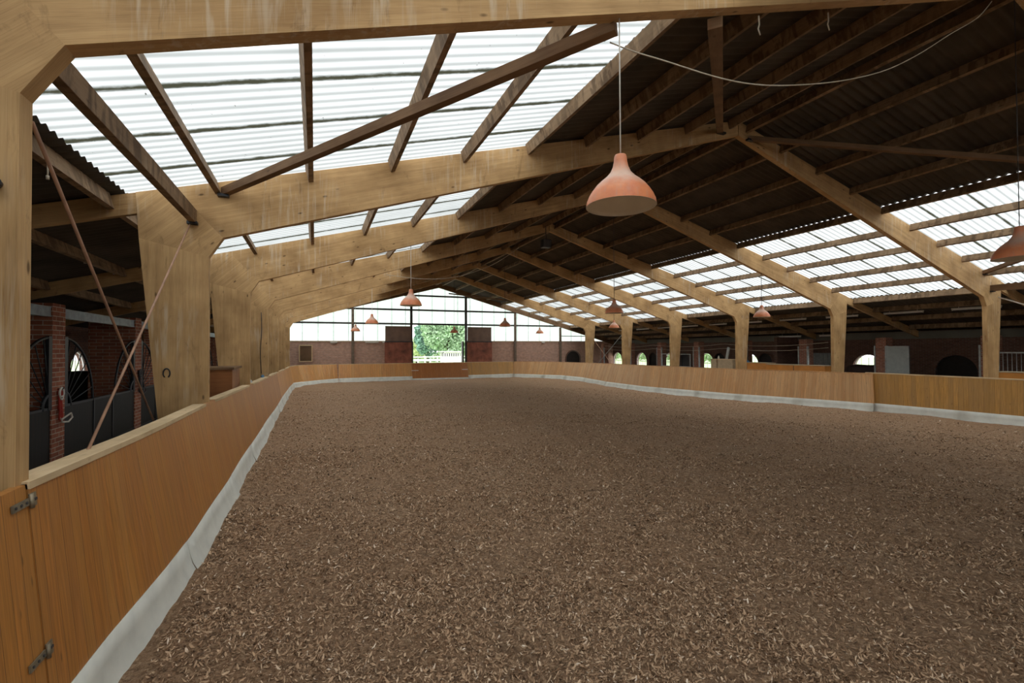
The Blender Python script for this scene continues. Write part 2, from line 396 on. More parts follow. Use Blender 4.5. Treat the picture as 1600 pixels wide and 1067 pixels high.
class MB:
    def __init__(s, origin=(0, 0, 0)):
        s.v = []; s.f = []; s.uv = []; s.mi = []; s.o = origin; s.sm = []
    def poly(s, pts, uvs=None, mi=0, smooth=False):
        b = len(s.v)
        s.v += [tuple(p) for p in pts]
        s.f.append(tuple(range(b, b + len(pts))))
        s.uv.append(uvs if uvs else [(0, 0)] * len(pts))
        s.mi.append(mi); s.sm.append(smooth)
    def obox(s, c, ax, ay, az, mi=0):
        """oriented box: centre, three half-axis vectors; grain along ax"""
        c = Vector(c); ax = Vector(ax); ay = Vector(ay); az = Vector(az)
        P = {}
        b = len(s.v)
        k = 0
        for i in (-1, 1):
            for j in (-1, 1):
                for l in (-1, 1):
                    s.v.append(tuple(c + ax * i + ay * j + az * l))
                    P[(i, j, l)] = b + k
                    k += 1
        lx, ly, lz = ax.length, ay.length, az.length
        h = (c.x * 0.37 + c.y * 0.61 + c.z * 0.83)
        def F(keys, fu, fv):
            s.f.append(tuple(P[q] for q in keys))
            s.uv.append([(fu(q) + h, fv(q) + h) for q in keys])
            s.mi.append(mi); s.sm.append(False)
        F([(-1, -1, -1), (1, -1, -1), (1, -1, 1), (-1, -1, 1)], lambda q: q[0] * lx, lambda q: q[2] * lz)
        F([(1, 1, -1), (-1, 1, -1), (-1, 1, 1), (1, 1, 1)], lambda q: q[0] * lx, lambda q: q[2] * lz)
        F([(-1, -1, 1), (1, -1, 1), (1, 1, 1), (-1, 1, 1)], lambda q: q[0] * lx, lambda q: q[1] * ly + 3.3)
        F([(-1, 1, -1), (1, 1, -1), (1, -1, -1), (-1, -1, -1)], lambda q: q[0] * lx, lambda q: q[1] * ly + 3.3)
        F([(1, -1, -1), (1, 1, -1), (1, 1, 1), (1, -1, 1)], lambda q: q[1] * ly, lambda q: q[2] * lz)
        F([(-1, 1, -1), (-1, -1, -1), (-1, -1, 1), (-1, 1, 1)], lambda q: q[1] * ly, lambda q: q[2] * lz)
        return s
    def box(s, x0, x1, y0, y1, z0, z1, grain='auto', mi=0):
        c = ((x0 + x1) / 2, (y0 + y1) / 2, (z0 + z1) / 2)
        hx, hy, hz = abs(x1 - x0) / 2, abs(y1 - y0) / 2, abs(z1 - z0) / 2
        if grain == 'auto':
            grain = 'x' if hx >= max(hy, hz) else ('y' if hy >= hz else 'z')
        if grain == 'x': return s.obox(c, (hx, 0, 0), (0, hy, 0), (0, 0, hz), mi)
        if grain == 'y': return s.obox(c, (0, hy, 0), (-hx, 0, 0), (0, 0, hz), mi)
        return s.obox(c, (0, 0, hz), (0, hy, 0), (-hx, 0, 0), mi)
    def wallbox(s, x0, x1, y0, y1, z0, z1, mi=0):
        """box whose UVs are metres with V up: brick and boards"""
        X, Y = (x0, x1), (y0, y1)
        s.poly([(x0, y0, z0), (x1, y0, z0), (x1, y0, z1), (x0, y0, z1)], [(x0, z0), (x1, z0), (x1, z1), (x0, z1)], mi)
        s.poly([(x1, y1, z0), (x0, y1, z0), (x0, y1, z1), (x1, y1, z1)], [(x1, z0), (x0, z0), (x0, z1), (x1, z1)], mi)
        s.poly([(x1, y0, z0), (x1, y1, z0), (x1, y1, z1), (x1, y0, z1)], [(y0, z0), (y1, z0), (y1, z1), (y0, z1)], mi)
        s.poly([(x0, y1, z0), (x0, y0, z0), (x0, y0, z1), (x0, y1, z1)], [(y1, z0), (y0, z0), (y0, z1), (y1, z1)], mi)
        s.poly([(x0, y0, z1), (x1, y0, z1), (x1, y1, z1), (x0, y1, z1)], [(x0, y0), (x1, y0), (x1, y1), (x0, y1)], mi)
        s.poly([(x0, y1, z0), (x1, y1, z0), (x1, y0, z0), (x0, y0, z0)], [(x0, y1), (x1, y1), (x1, y0), (x0, y0)], mi)
        return s
    def beam(s, p0, p1, w, h, up=(0, 0, 1), mi=0):
        p0 = Vector(p0); p1 = Vector(p1)
        d = (p1 - p0); L = d.length; d.normalize()
        side = d.cross(Vector(up)).normalized()
        u2 = side.cross(d).normalized()
        return s.obox((p0 + p1) / 2, d * (L / 2), side * (w / 2), u2 * (h / 2), mi)
    def prism(s, poly, y0, y1, axis, mi=0):
        """XZ polygon (counter-clockwise seen from -Y) extruded along Y; grain along axis"""
        ax = Vector((axis[0], 0, axis[1])).normalized()
        pr = Vector((-ax.z, 0, ax.x))
        uvf = lambda x, z: (x * ax.x + z * ax.z, x * pr.x + z * pr.z)
        n = len(poly)
        s.poly([(x, y0, z) for x, z in poly], [uvf(x, z) for x, z in poly], mi)
        s.poly([(x, y1, z) for x, z in reversed(poly)], [uvf(x, z) for x, z in reversed(poly)], mi)
        for i in range(n):
            a = poly[i]; b = poly[(i + 1) % n]
            ua = uvf(*a)[0]; ub = uvf(*b)[0]
            s.poly([(a[0], y1, a[1]), (b[0], y1, b[1]), (b[0], y0, b[1]), (a[0], y0, a[1])], [(ua, y1 + 5), (ub, y1 + 5), (ub, y0 + 5), (ua, y0 + 5)], mi)
        return s
    def tube(s, pts, r, n=8, mi=0, closed=False, flat=1.0):
        pts = [Vector(p) for p in pts]
        m = len(pts)
        rings = []
        prev = None
        L = 0.0
        for i, p in enumerate(pts):
            if closed:
                d = pts[(i + 1) % m] - pts[i - 1]
            else:
                d = (pts[min(i + 1, m - 1)] - pts[max(i - 1, 0)])
            d.normalize()
            if prev is None:
                ref = Vector((0, 0, 1)) if abs(d.z) < 0.9 else Vector((1, 0, 0))
                a = d.cross(ref).normalized()
            else:
                a = (prev - d * prev.dot(d)).normalized()
            prev = a
            b = d.cross(a)
            base = len(s.v)
            rr = r[i] if isinstance(r, (list, tuple)) else r
            for k in range(n):
                t = 2 * math.pi * k / n
                s.v.append(tuple(p + a * (rr * math.cos(t)) + b * (rr * math.sin(t) * flat)))
            rings.append(base)
        cnt = m if closed else m - 1
        for i in range(cnt):
            A = rings[i]; B = rings[(i + 1) % m]
            for k in range(n):
                k2 = (k + 1) % n
                s.f.append((A + k, A + k2, B + k2, B + k))
                s.uv.append([(i * 0.2, k * 0.02)] * 4); s.mi.append(mi); s.sm.append(True)
        if not closed:
            s.f.append(tuple(rings[0] + k for k in reversed(range(n)))); s.uv.append([(0, 0)] * n); s.mi.append(mi); s.sm.append(False)
            s.f.append(tuple(rings[-1] + k for k in range(n))); s.uv.append([(0, 0)] * n); s.mi.append(mi); s.sm.append(False)
        return s
    def lathe(s, prof, c=(0, 0, 0), n=40, mi=0):
        b = len(s.v)
        for r, z in prof:
            for k in range(n):
                t = 2 * math.pi * k / n
                s.v.append((c[0] + r * math.cos(t), c[1] + r * math.sin(t), c[2] + z))
        for i in range(len(prof) - 1):
            for k in range(n):
                k2 = (k + 1) % n
                s.f.append((b + i * n + k, b + i * n + k2, b + (i + 1) * n + k2, b + (i + 1) * n + k))
                s.uv.append([(0, 0)] * 4); s.mi.append(mi); s.sm.append(True)
        return s
    def build(s, name, mats, parent=None, bevel=0.0):
        if not isinstance(mats, (list, tuple)): mats = [mats]
        me = bpy.data.meshes.new(name)
        me.from_pydata([(v[0] - s.o[0], v[1] - s.o[1], v[2] - s.o[2]) for v in s.v], [], s.f)
        for m in mats: me.materials.append(m)
        ul = me.uv_layers.new(name='UVMap')
        flat = [c for uvs in s.uv for uv in uvs for c in uv]
        ul.data.foreach_set('uv', flat)
        me.polygons.foreach_set('material_index', s.mi)
        me.polygons.foreach_set('use_smooth', s.sm)
        me.update()
        o = bpy.data.objects.new(name, me)
        C.objects.link(o)
        if parent is not None: o.parent = parent
        else: o.location = s.o
        if bevel:
            md = o.modifiers.new('bevel', 'BEVEL')
            md.width = bevel; md.segments = 2; md.limit_method = 'ANGLE'
        return o

def copy_tree(o, parent=None):
    c = o.copy()
    C.objects.link(c)
    c.parent = parent
    for ch in o.children:
        copy_tree(ch, c)
    return c

def px_at(px, py_, Y):
    d = Mc.transposed() @ Vector(((px - 800) / F_PX, 1, (533.5 - py_) / F_PX))
    return d * (Y / d.y)
def smooth(pts, k=6):
    P = [Vector(p) for p in pts]; out = []
    for i in range(len(P) - 1):
        a, b, c, d = P[max(i - 1, 0)], P[i], P[i + 1], P[min(i + 2, len(P) - 1)]
        for j in range(k):
            t = j / k
            out.append(0.5 * ((2 * b) + (c - a) * t + (2 * a - 5 * b + 4 * c - d) * t * t + (3 * b - a - 3 * c + d) * t ** 3))
    return out + [P[-1]]

ORD = ['nearest', 'second', 'third', 'fourth', 'fifth', 'sixth', 'seventh', 'eighth', 'ninth', 'tenth', 'eleventh', 'twelfth']

# ------------------------------------------------------------------ dimensions
Y0 = 3.42            # first portal frame
BAY = 5.0
FT = 0.13            # thickness of the frames
XA = 9.42            # ridge
def zt(x):           # top of the rafters, absolute
    return H + (5.475 - 0.268 * (XA - x) if x <= XA else 5.475 - 0.275 * (x - XA))
GY = 38.62           # gable wall
BACK = -11.6
XLW, XRW = -7.8, 26.55

def hfloor(x, y):
    x = np.asarray(x, float); y = np.asarray(y, float)
    u = np.clip((x + 1.2) / 6.0, 0, 1); u = u * u * (3 - 2 * u)
    fy = np.clip((y - 20) / 14, 0, 1)
    left = -2.30 - 0.12 * fy
    z = left * (1 - u) + (-2.43) * u
    sink = 0.17 * np.exp(-((y - 23) / 8.0) ** 4) * np.clip((x - 12) / 6, 0, 1)
    z = z - sink
    z = z + 0.012 * np.sin(x * 2.1 + 1.3 * np.sin(y * 1.1)) + 0.012 * np.sin(y * 2.7 + 1.7 * np.sin(x * 0.9 + 1))
    z = z + 0.008 * np.sin(x * 5.3 + 2 * np.sin(y * 3.1)) * np.sin(y * 4.7 + 1.2 * np.sin(x * 3.7))
    z = z + 0.005 * np.sin(x * 13.3 + 2 * np.sin(y * 9.1)) * np.sin(y * 11.7 + 2.2 * np.sin(x * 8.7))
    z = z + 0.007 * np.sin(x * 21.3 + 3 * np.sin(y * 7.1)) * np.sin(y * 19.7 + 2.6 * np.sin(x * 9.7)) * np.exp(-y / 9.0)
    return z + H

# ------------------------------------------------------------------ floor
def grid_mesh(name, xs, ys, zf, mat):
    X, Y = np.meshgrid(xs, ys)
    Z = zf(X, Y)
    V = np.stack([X, Y, Z], -1).reshape(-1, 3)
    nx, ny = len(xs), len(ys)
    i = np.arange(nx - 1)[None, :] + np.arange(ny - 1)[:, None] * nx
    Fq = np.stack([i, i + 1, i + nx + 1, i + nx], -1).reshape(-1, 4)
    me = bpy.data.meshes.new(name)
    me.vertices.add(len(V)); me.vertices.foreach_set('co', V.ravel())
    me.loops.add(Fq.size); me.loops.foreach_set('vertex_index', Fq.ravel().astype(np.int32))
    me.polygons.add(len(Fq)); me.polygons.foreach_set('loop_start', (np.arange(len(Fq)) * 4).astype(np.int32))
    me.polygons.foreach_set('use_smooth', np.ones(len(Fq), bool))
    me.update(calc_edges=True)
    me.materials.append(mat)
    o = bpy.data.objects.new(name, me)
    C.objects.link(o)
    return o
xs = np.concatenate([np.arange(-1.75, 8, 0.07), np.arange(8, 20.8, 0.16)])
ys = np.concatenate([np.arange(BACK + 0.05, 0.5, 0.5), np.arange(0.5, 13, 0.07), np.arange(13, 38.6, 0.16)])
floor = grid_mesh('floor', xs, ys, hfloor, M['footing'])
tag(floor, 'rough brown fibre-covered riding arena floor', kind='structure')
m = MB(); m.wallbox(XLW - 0.3, -1.76, BACK, GY + 0.1, -0.15, 0.02)
tag(m.build('floor_aisle_left', M['concrete']), 'concrete floor of the left stable aisle', kind='structure')
m = MB(); m.wallbox(20.81, XRW + 0.3, BACK, GY + 0.1, 0.0, 0.12)
tag(m.build('floor_aisle_right', M['concrete']), 'concrete floor of the right stable aisle', kind='structure')

# loose shreds scattered over the floor: nobody could count them
def shreds():
    pts = []
    tot = 0
    for (d0, d1, dens) in ((1.6, 2.6, 4600), (2.6, 5, 5200), (5, 8, 3000), (8, 12, 1300), (12, 18, 420), (18, 30, 110)):
        area = math.radians(104) / 2 * (d1 * d1 - d0 * d0)
        n = int(area * dens)
        d = np.sqrt(RNG.uniform(d0 * d0, d1 * d1, n))
        a = RNG.uniform(math.radians(-32), math.radians(78), n)
        x = d * np.sin(a); y = d * np.cos(a)
        k = (x > -1.12) & (x < 19.0) & (y > 0.1) & (y < 33)
        pts.append(np.stack([x[k], y[k], d[k]], -1))
    P = np.concatenate(pts)
    keep = RNG.uniform(0, 1, len(P)) < 0.45 + 0.55 * (np.sin(P[:, 0] * 3.1 + 2 * np.sin(P[:, 1] * 1.7)) * np.sin(P[:, 1] * 2.3 + 1.5 * np.sin(P[:, 0] * 2.1)) > -0.2)
    P = P[keep]
    n = len(P)
    th = RNG.uniform(0, 2 * np.pi, n)
    L = RNG.uniform(0.006, 0.021, n) * RNG.choice([0.8, 1.0, 1.3], n) * (0.8 + np.minimum(P[:, 2], 18) * 0.035)
    W = L * RNG.uniform(0.10, 0.5, n)
    tilt = RNG.normal(0, 0.5, n); curl = RNG.uniform(0.1, 0.9, n) * L; roll = RNG.normal(0, 0.8, n)
    d = np.stack([np.cos(th), np.sin(th), tilt], -1); d /= np.linalg.norm(d, axis=1)[:, None]
    sd = np.stack([-np.sin(th), np.cos(th), roll], -1); sd /= np.linalg.norm(sd, axis=1)[:, None]
    base = np.stack([P[:, 0], P[:, 1], hfloor(P[:, 0], P[:, 1]) + 0.004 + np.abs(tilt) * L * 0.5], -1)
    rows = []
    for t, wv, zc in ((-1, 0.45, 0.5), (-0.1, 1.0, -0.15), (1, 0.3, 0.6)):
        c = base + d * (L * t)[:, None]
        c[:, 2] += curl * zc * 0.6
        rows.append(c - sd * (W * wv)[:, None]); rows.append(c + sd * (W * wv)[:, None])
    V = np.stack(rows, 1).reshape(-1, 3)
    b = np.arange(n) * 6
    Fq = np.stack([np.stack([b, b + 1, b + 3, b + 2], -1), np.stack([b + 2, b + 3, b + 5, b + 4], -1)], 1).reshape(-1, 4)
    me = bpy.data.meshes.new('footing_shreds')
    me.vertices.add(len(V)); me.vertices.foreach_set('co', V.ravel())
    me.loops.add(Fq.size); me.loops.foreach_set('vertex_index', Fq.ravel().astype(np.int32))
    me.polygons.add(len(Fq)); me.polygons.foreach_set('loop_start', (np.arange(len(Fq)) * 4).astype(np.int32))
    me.update(calc_edges=True)
    me.materials.append(M['shreds'])
    o = bpy.data.objects.new('footing_shreds', me)
    C.objects.link(o)
    tag(o, 'loose brown fibre shreds strewn over the riding arena floor', 'footing', kind='stuff')
shreds()

# ------------------------------------------------------------------ roof sheets
def corrugated(name, x0, x1, y0, y1, dz, mat, amp=0.024, pitch=0.177, nx=1):
    ys_ = np.arange(y0, y1 + 1e-6, pitch / 8.0)
    if y1 - ys_[-1] > 1e-3: ys_ = np.append(ys_, y1)
    xs_ = np.linspace(x0, x1, nx + 1)
    zx = np.array([zt(x) for x in xs_])
    def zf(X, Y):
        return np.interp(X, xs_, zx) + dz + amp * np.sin(2 * np.pi * (Y - 5.63) / pitch + 3.6)
    return grid_mesh(name, xs_, ys_, zf, mat)
SKL = (-2.78, 3.885); SKR = (14.895, 21.85)
strips = [(XLW - 0.35, -2.55, 0.045), (3.825, XA, 0.058), (XA, 14.96, 0.058), (21.7, XRW + 0.35, 0.045)]
for i, (a, b, dz) in enumerate(strips):
    o = corrugated('ceiling', a, b, BACK, GY + 0.25, dz, M['roof_dark'])
    tag(o, ['dark corrugated roof over the left aisle', 'dark corrugated roof left of the ridge', 'dark corrugated roof right of the ridge', 'dark corrugated roof over the right aisle'][i], kind='structure')
k = 1
bays = [(Y0 + FT / 2 + BAY * (i), Y0 + FT / 2 + BAY * (i + 1)) for i in range(-3, 7)]
bays[-1] = (bays[-1][0], GY + 0.2)
for side, (a, b) in (('left', SKL), ('right', SKR)):
    for i, (ya, yb) in enumerate(bays):
        o = corrugated('window_%d' % k, a, b, ya, yb, 0.052, M['skylight'])
        tag(o, 'translucent corrugated skylight on the %s roof slope' % side, kind='structure')
        k += 1
m = MB()
for sgn in (-1, 1):
    m.beam((XA + sgn * 0.14, BACK, zt(XA) + 0.075), (XA + sgn * 0.14, GY + 0.25, zt(XA) + 0.075), 0.34, 0.012, up=(sgn * 0.27, 0, 1))
tag(m.build('trim_ridge', M['roof_dark']), 'dark ridge capping', kind='structure')

# ------------------------------------------------------------------ portal frames
def mirror(poly, dz):
    return [(2 * XA - x + 0.02, z + dz(x)) for x, z in reversed(poly)]
def make_frame(y):
    root = empty('portal_frame', (XA, 0, 0))
    col = [(-1.5, -2.6), (-1.5, 1.42), (-2.37, 1.64), (-1.98, -2.6)]
    knee = [(-1.5, 1.42), (-1.31, 1.73), (-1.96, 2.425), (-2.41, 2.304), (-2.37, 1.64)]
    raft = [(-1.31, 1.73), (XA, 5.12), (XA, 5.475), (-1.96, 2.425)]
    aisle = [(-2.41, 2.304), (-7.8, 0.86), (-7.8, 0.56), (-2.40, 2.0)]
    # right-hand side drops a little more towards the eaves
    dz = lambda x: -0.10 * (XA - x) / 11.0
    def P(poly, axis, name, dy=0.0):
        mb = MB((XA, 0, 0))
        mb.prism([(x, z + H) for x, z in poly], 0.0 + dy, FT - dy, axis)
        return mb.build(name, M['glulam'], root, bevel=0.006)
    P(list(reversed(col)), (0, 1), 'column')
    P(mirror(list(reversed(col)), dz), (0, 1), 'column')
    P(list(reversed(knee)), (0.72, 0.69), 'knee_block', 0.001)
    P(mirror(list(reversed(knee)), dz), (-0.72, 0.69), 'knee_block', 0.001)
    P(raft, (1, 0.30), 'rafter')
    P(mirror(raft, dz), (1, -0.30), 'rafter')
    P(list(reversed(aisle)), (1, 0.268), 'aisle_rafter', 0.02)
    P(mirror(list(reversed(aisle)), dz), (1, -0.268), 'aisle_rafter', 0.02)
    return root
proto = make_frame(0)
for i in range(-1, 7):
    o = proto if i == -1 else copy_tree(proto)
    o.location = (XA, Y0 + BAY * i, 0)
    lab = {-1: 'pale laminated timber portal frame behind the camera position',
           0: 'nearest laminated timber portal frame, its beam crossing the top of the view'}.get(
        i, '%s laminated timber portal frame from the camera, spanning the arena' % (ORD[i] if i < 6 else 'farthest'))
    tag(o, lab, 'roof frame', 'laminated timber portal frames along the hall')

# ------------------------------------------------------------------ purlins
left_x = [9.14] + [7.80 - 1.315 * k for k in range(0, 9)] + [-4.05, -5.4, -6.7]
right_x = [9.72, 10.87, 12.2, 13.55, 14.93, 16.26, 17.62, 18.97, 20.3, 21.72, 23.05, 24.4, 25.7]
LN = ['nearest the ridge'] + ['%s below the ridge' % ORD[j] for j in range(1, 10)] + ['first over the aisle', 'second over the aisle', 'third over the aisle']
for side, xs_ in (('left', left_x), ('right', right_x)):
    for j, x in enumerate(xs_):
        proto_p = None
        for i in range(-1, 7):
            ya = Y0 + BAY * i + FT; yb = Y0 + BAY * (i + 1) if i < 6 else GY - 0.3
            if proto_p is None or i == 6:
                sl = 0.268 if side == 'left' else -0.275
                h = 0.20 if j != 9 else 0.23
                n_ = Vector((-sl, 0, 1)).normalized()
                zc = zt(x) - h / 2 + 0.027
                mb = MB((x, ya, zc))
                mb.beam((x, ya - (0.02 if (side, j) == ('left', 0) else 0), zc), (x, yb, zc), 0.075, h, up=n_)
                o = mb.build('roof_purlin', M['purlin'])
                if i != 6: proto_p = o
            else:
                o = proto_p.copy(); C.objects.link(o)
                o.location = (x, ya, zc)
            bay = 'behind the nearest frame' if i == -1 else ('in the nearest bay' if i == 0 else ('in the %s bay' % ORD[i] if i < 6 else 'in the farthest bay'))
            tag(o, 'timber roof purlin on the %s slope, %s, %s' % (side, LN[j], bay), 'roof beam', 'timber purlins of the %s roof slope' % side)

# longitudinal knee struts and wind braces in the nearest bay
YF0 = Y0 + FT; YF1 = Y0 + BAY
def brace(name, p0, p1, w, h, label, mat='strut', cat='brace', plates=True, up=(0, 0, 1)):
    r = empty(name, p0, label, cat)
    mb = MB(p0); mb.beam(p0, p1, w, h, up=up); mb.build('timber', M[mat], r, bevel=0.004)
    if plates:
        for p, s in ((p1, -1),):
            mb = MB(p0); mb.box(p[0] - w * 0.75, p[0] + w * 0.75, p[1] - 0.09 * (s < 0) - 0.0, p[1] + 0.09 * (s > 0), p[2] - h / 2 - 0.03, p[2] - h / 2 + 0.012)
            q = mb.build('bracket', M['black_iron'], r)
    return r
brace('knee_beam', (-1.70, YF0, H + 2.02), (-1.70, YF1, H + 2.02), 0.09, 0.20, 'heavy timber strut between the left knees of the two nearest frames', 'purlin')
brace('knee_beam', (20.62, YF0, H + 1.92), (20.62, YF1, H + 1.92), 0.09, 0.20, 'heavy timber strut from right column to the frame nearest the camera', 'strut')
brace('wind_brace', (2.50, YF0, H + 2.90), (-1.30, YF1, H + 2.44), 0.10, 0.12, 'long diagonal timber brace crossing under the bright left skylight')
brace('wind_brace', (3.68, YF0, H + 3.24), (8.84, YF1, H + 5.12), 0.14, 0.10, 'dark timber brace rising to the ridge from the nearest frame, left slope')
brace('wind_brace', (15.2, YF0, H + 3.35), (9.75, YF1, H + 5.10), 0.12, 0.10, 'dark timber brace running level right from the ridge joint')
brace('wind_brace', (16.4, YF0, H + 2.94), (20.2, YF1, H + 2.42), 0.10, 0.12, 'short dark timber brace beside the hanging lamp at right edge')
brace('wind_brace', (14.9, 33.6, H + 3.6), (10.2, 38.2, H + 4.6), 0.10, 0.10, 'pale diagonal timber brace high in the farthest bay, right slope', plates=False)
def rod(p0, p1, r, label, mat='copper_rod'):
    mb = MB(p0); mb.tube([p0, p1], r, 10)
    return tag(mb.build('bracing_rod', M[mat]), label, 'brace rod', 'crossed bracing rods')
rod((-1.60, 3.78, H + 1.40), (-2.13, 8.40, H - 1.14), 0.0125, 'rusty red bracing rod sloping from nearest left column down to next column')
rod((-1.73, 8.36, H + 1.88), (-1.585, 4.30, H - 0.95), 0.0115, 'pale red bracing rod sloping from second left column down to nearest column')
rod((20.9, 28.6, H + 1.45), (20.85, 33.0, H - 1.6), 0.018, 'thin grey bracing rod sloping down towards the farthest right column', 'galv')
rod((20.9, 33.35, H + 0.9), (20.95, 29.2, H - 2.35), 0.018, 'thin red bracing rod leaning out from the farthest right column')
rod((20.75, 8.3, H + 1.62), (20.9, 3.6, H - 0.7), 0.02, 'pale bracing rod leaving the right column nearest the camera', 'white_rope')

# ------------------------------------------------------------------ kickboards
def interp(path, n_per=None, step=0.35):
    P = np.array(path, float)
    d = np.linalg.norm(np.diff(P[:, :2], axis=0), axis=1)
    s = np.concatenate([[0], np.cumsum(d)])
    n = max(2, int(s[-1] / step) + 1)
    q = np.linspace(0, s[-1], n)
    return np.stack([np.interp(q, s, P[:, j]) for j in range(P.shape[1])], -1), q

def kickboard(name, path, mat, label, cat='kickboard', strip_h=0.30, strip_z=None, caps=None, cap_w=0.15, group=None, u0=0.0, cap_mat='cap', strip_cut=2.7, flare=0.03, thick=0.05):
    """path rows: base x,y,z ; top x,y,z (absolute), arena to the right of travel"""
    R, q = interp(path)
    base = R[:, :3]; top = R[:, 3:]
    org = tuple(base[0])
    root = empty(name, org, label, cat, group)
    n = len(R)
    out = []
    for i in range(n):
        t = top[min(i + 1, n - 1)] - top[max(i - 1, 0)]
        nrm = np.array([-t[1], t[0], 0.0]); nrm /= np.linalg.norm(nrm)     # away from the arena
        out.append(nrm)
    out = np.array(out)
    hgt = np.linalg.norm(top - base, axis=1)
    f = (strip_h / hgt)[:, None]
    low = base * (1 - f) + top * f
    mb = MB(org)
    zig = [0.0, thick]
    for i in range(n - 1):
        a0, a1, b0, b1 = low[i], low[i + 1], top[i], top[i + 1]
        u, w = q[i] + u0, q[i + 1] + u0
        mb.poly([a0, a1, b1, b0], [(u, 0), (w, 0), (w, hgt[i + 1] - strip_h), (u, hgt[i] - strip_h)])
        o0, o1 = out[i] * thick, out[i + 1] * thick
        mb.poly([a1 + o1, a0 + o0, b0 + o0, b1 + o1], [(w, 0), (u, 0), (u, 1.1), (w, 1.1)])
        mb.poly([b0, b1, b1 + o1, b0 + o0], [(u, 1), (w, 1), (w, 1.05), (u, 1.05)])
    for i in (0, n - 1):
        o_ = out[i] * thick
        mb.poly([low[i], top[i], top[i] + o_, low[i] + o_], [(0, 0), (0, 1), (0.05, 1), (0.05, 0)])
    mb.build('planking', M[mat], root)
    # pale rubber strip: pieces a few metres long, flaring slightly out at the foot
    pcs = max(1, int(round(q[-1] / strip_cut)))
    if strip_h > 0.02:
        for pc in range(pcs):
            i0 = int(round((n - 1) * pc / pcs)); i1 = int(round((n - 1) * (pc + 1) / pcs))
            mb = MB(org)
            rows = [(-0.04, -0.010), (0.4, -0.014), (0.75, -0.014 - flare * 0.3), (1.0, -0.016 - flare), (1.25, -0.02 - flare * 1.7)]
            wob = 0.012 * math.sin(pc * 2.3 + q[-1])
            b0 = len(mb.v); cols_ = list(range(i0, i1 + 1)); nr = len(rows)
            for th_ in (0.0, 0.008):
                for ii in cols_:
                    sh = 0.004 * (1 if ii == i1 else 0)
                    for fr, of in rows:
                        p = low[ii] * (1 - fr) + base[ii] * fr + out[ii] * (of - wob * max(0, fr) ** 2 - 0.004 * (pc % 2) + th_)
                        mb.v.append(tuple(p))
            nc = len(cols_)
            def vi(l, c, r): return b0 + l * nc * nr + c * nr + r
            def add(f_):
                mb.f.append(f_); mb.uv.append([(0, 0)] * 4); mb.mi.append(0); mb.sm.append(True)
            for c in range(nc - 1):
                for r in range(nr - 1):
                    add((vi(0, c, r + 1), vi(0, c + 1, r + 1), vi(0, c + 1, r), vi(0, c, r)))
                    add((vi(1, c, r), vi(1, c + 1, r), vi(1, c + 1, r + 1), vi(1, c, r + 1)))
                add((vi(0, c, 0), vi(0, c + 1, 0), vi(1, c + 1, 0), vi(1, c, 0)))
            for c in (0, nc - 1):
                for r in range(nr - 1):
                    add((vi(0, c, r), vi(1, c, r), vi(1, c, r + 1), vi(0, c, r + 1)))
            mb.build('rubber_strip', M['strip'], root)
    if caps is None: caps = [(0.0, q[-1])]
    for c0, c1 in caps:
        idx = [i for i in range(n) if c0 - 0.18 <= q[i] <= c1 + 0.18]
        if len(idx) < 2: continue
        mb = MB(org)
        for i, j in zip(idx[:-1], idx[1:]):
            A = [top[k_] + out[k_] * (-0.012) + np.array([0, 0, z]) for k_ in (i, j) for z in (-0.03, 0.012)]
            B = [top[k_] + out[k_] * (cap_w) + np.array([0, 0, z]) for k_ in (i, j) for z in (-0.03, 0.012)]
            u, w = q[i], q[j]
            mb.poly([A[1], A[3], B[3], B[1]], [(u, 0), (w, 0), (w, cap_w), (u, cap_w)])
            mb.poly([A[0], A[2], A[3], A[1]], [(u, 0.3), (w, 0.3), (w, 0.34), (u, 0.34)])
            mb.poly([B[2], B[0], B[1], B[3]], [(w, 0.5), (u, 0.5), (u, 0.54), (w, 0.54)])
            mb.poly([A[2], A[0], B[0], B[2]], [(w, 0.6), (u, 0.6), (u, 0.7), (w, 0.7)])
        i, j = idx[0], idx[-1]
        for k_, fl in ((i, 1), (j, 0)):
            a = top[k_] + out[k_] * (-0.012); b = top[k_] + out[k_] * cap_w
            L = [a + [0, 0, -0.03], a + [0, 0, 0.012], b + [0, 0, 0.012], b + [0, 0, -0.03]]
            if fl: L = L[::-1]
            mb.poly(L, [(0, 0), (0, 0.04), (0.15, 0.04), (0.15, 0)])
        mb.build('top_rail', M[cap_mat], root)
    return root, R, q

LT = [(-3.0, -0.72), (3.46, -0.735), (5.6, -0.78), (8.5, -0.785), (14, -0.865), (22, -0.95), (31, -1.04)]
def ltop(y): return H + np.interp(y, [a for a, _ in LT], [b for _, b in LT])
LB = [(-3, -1.32), (3.5, -1.33), (4.2, -1.30), (5.2, -1.21), (6.1, -1.20), (8.4, -1.185), (12.4, -1.2), (20, -1.22), (30, -1.30)]
def lbase(y): return np.interp(y, [a for a, _ in LB], [b for _, b in LB])
def lrow(y, ztop=None):
    b = lbase(y)
    return (b, y, float(hfloor(b, y)), -1.475, y, ltop(y) if ztop is None else ztop)
K = 'wooden kickboards around the arena'
# hinged panel nearest the camera
kb, R_, q_ = kickboard('kickboard_gate', [lrow(y) for y in (-2.4, 0, 2, 3.455)], 'kick_near', 'hinged orange plank kickboard panel at the bottom left corner of the view', 'kickboard', caps=[(0, 5.5)], group=K, cap_mat='kick_dark')
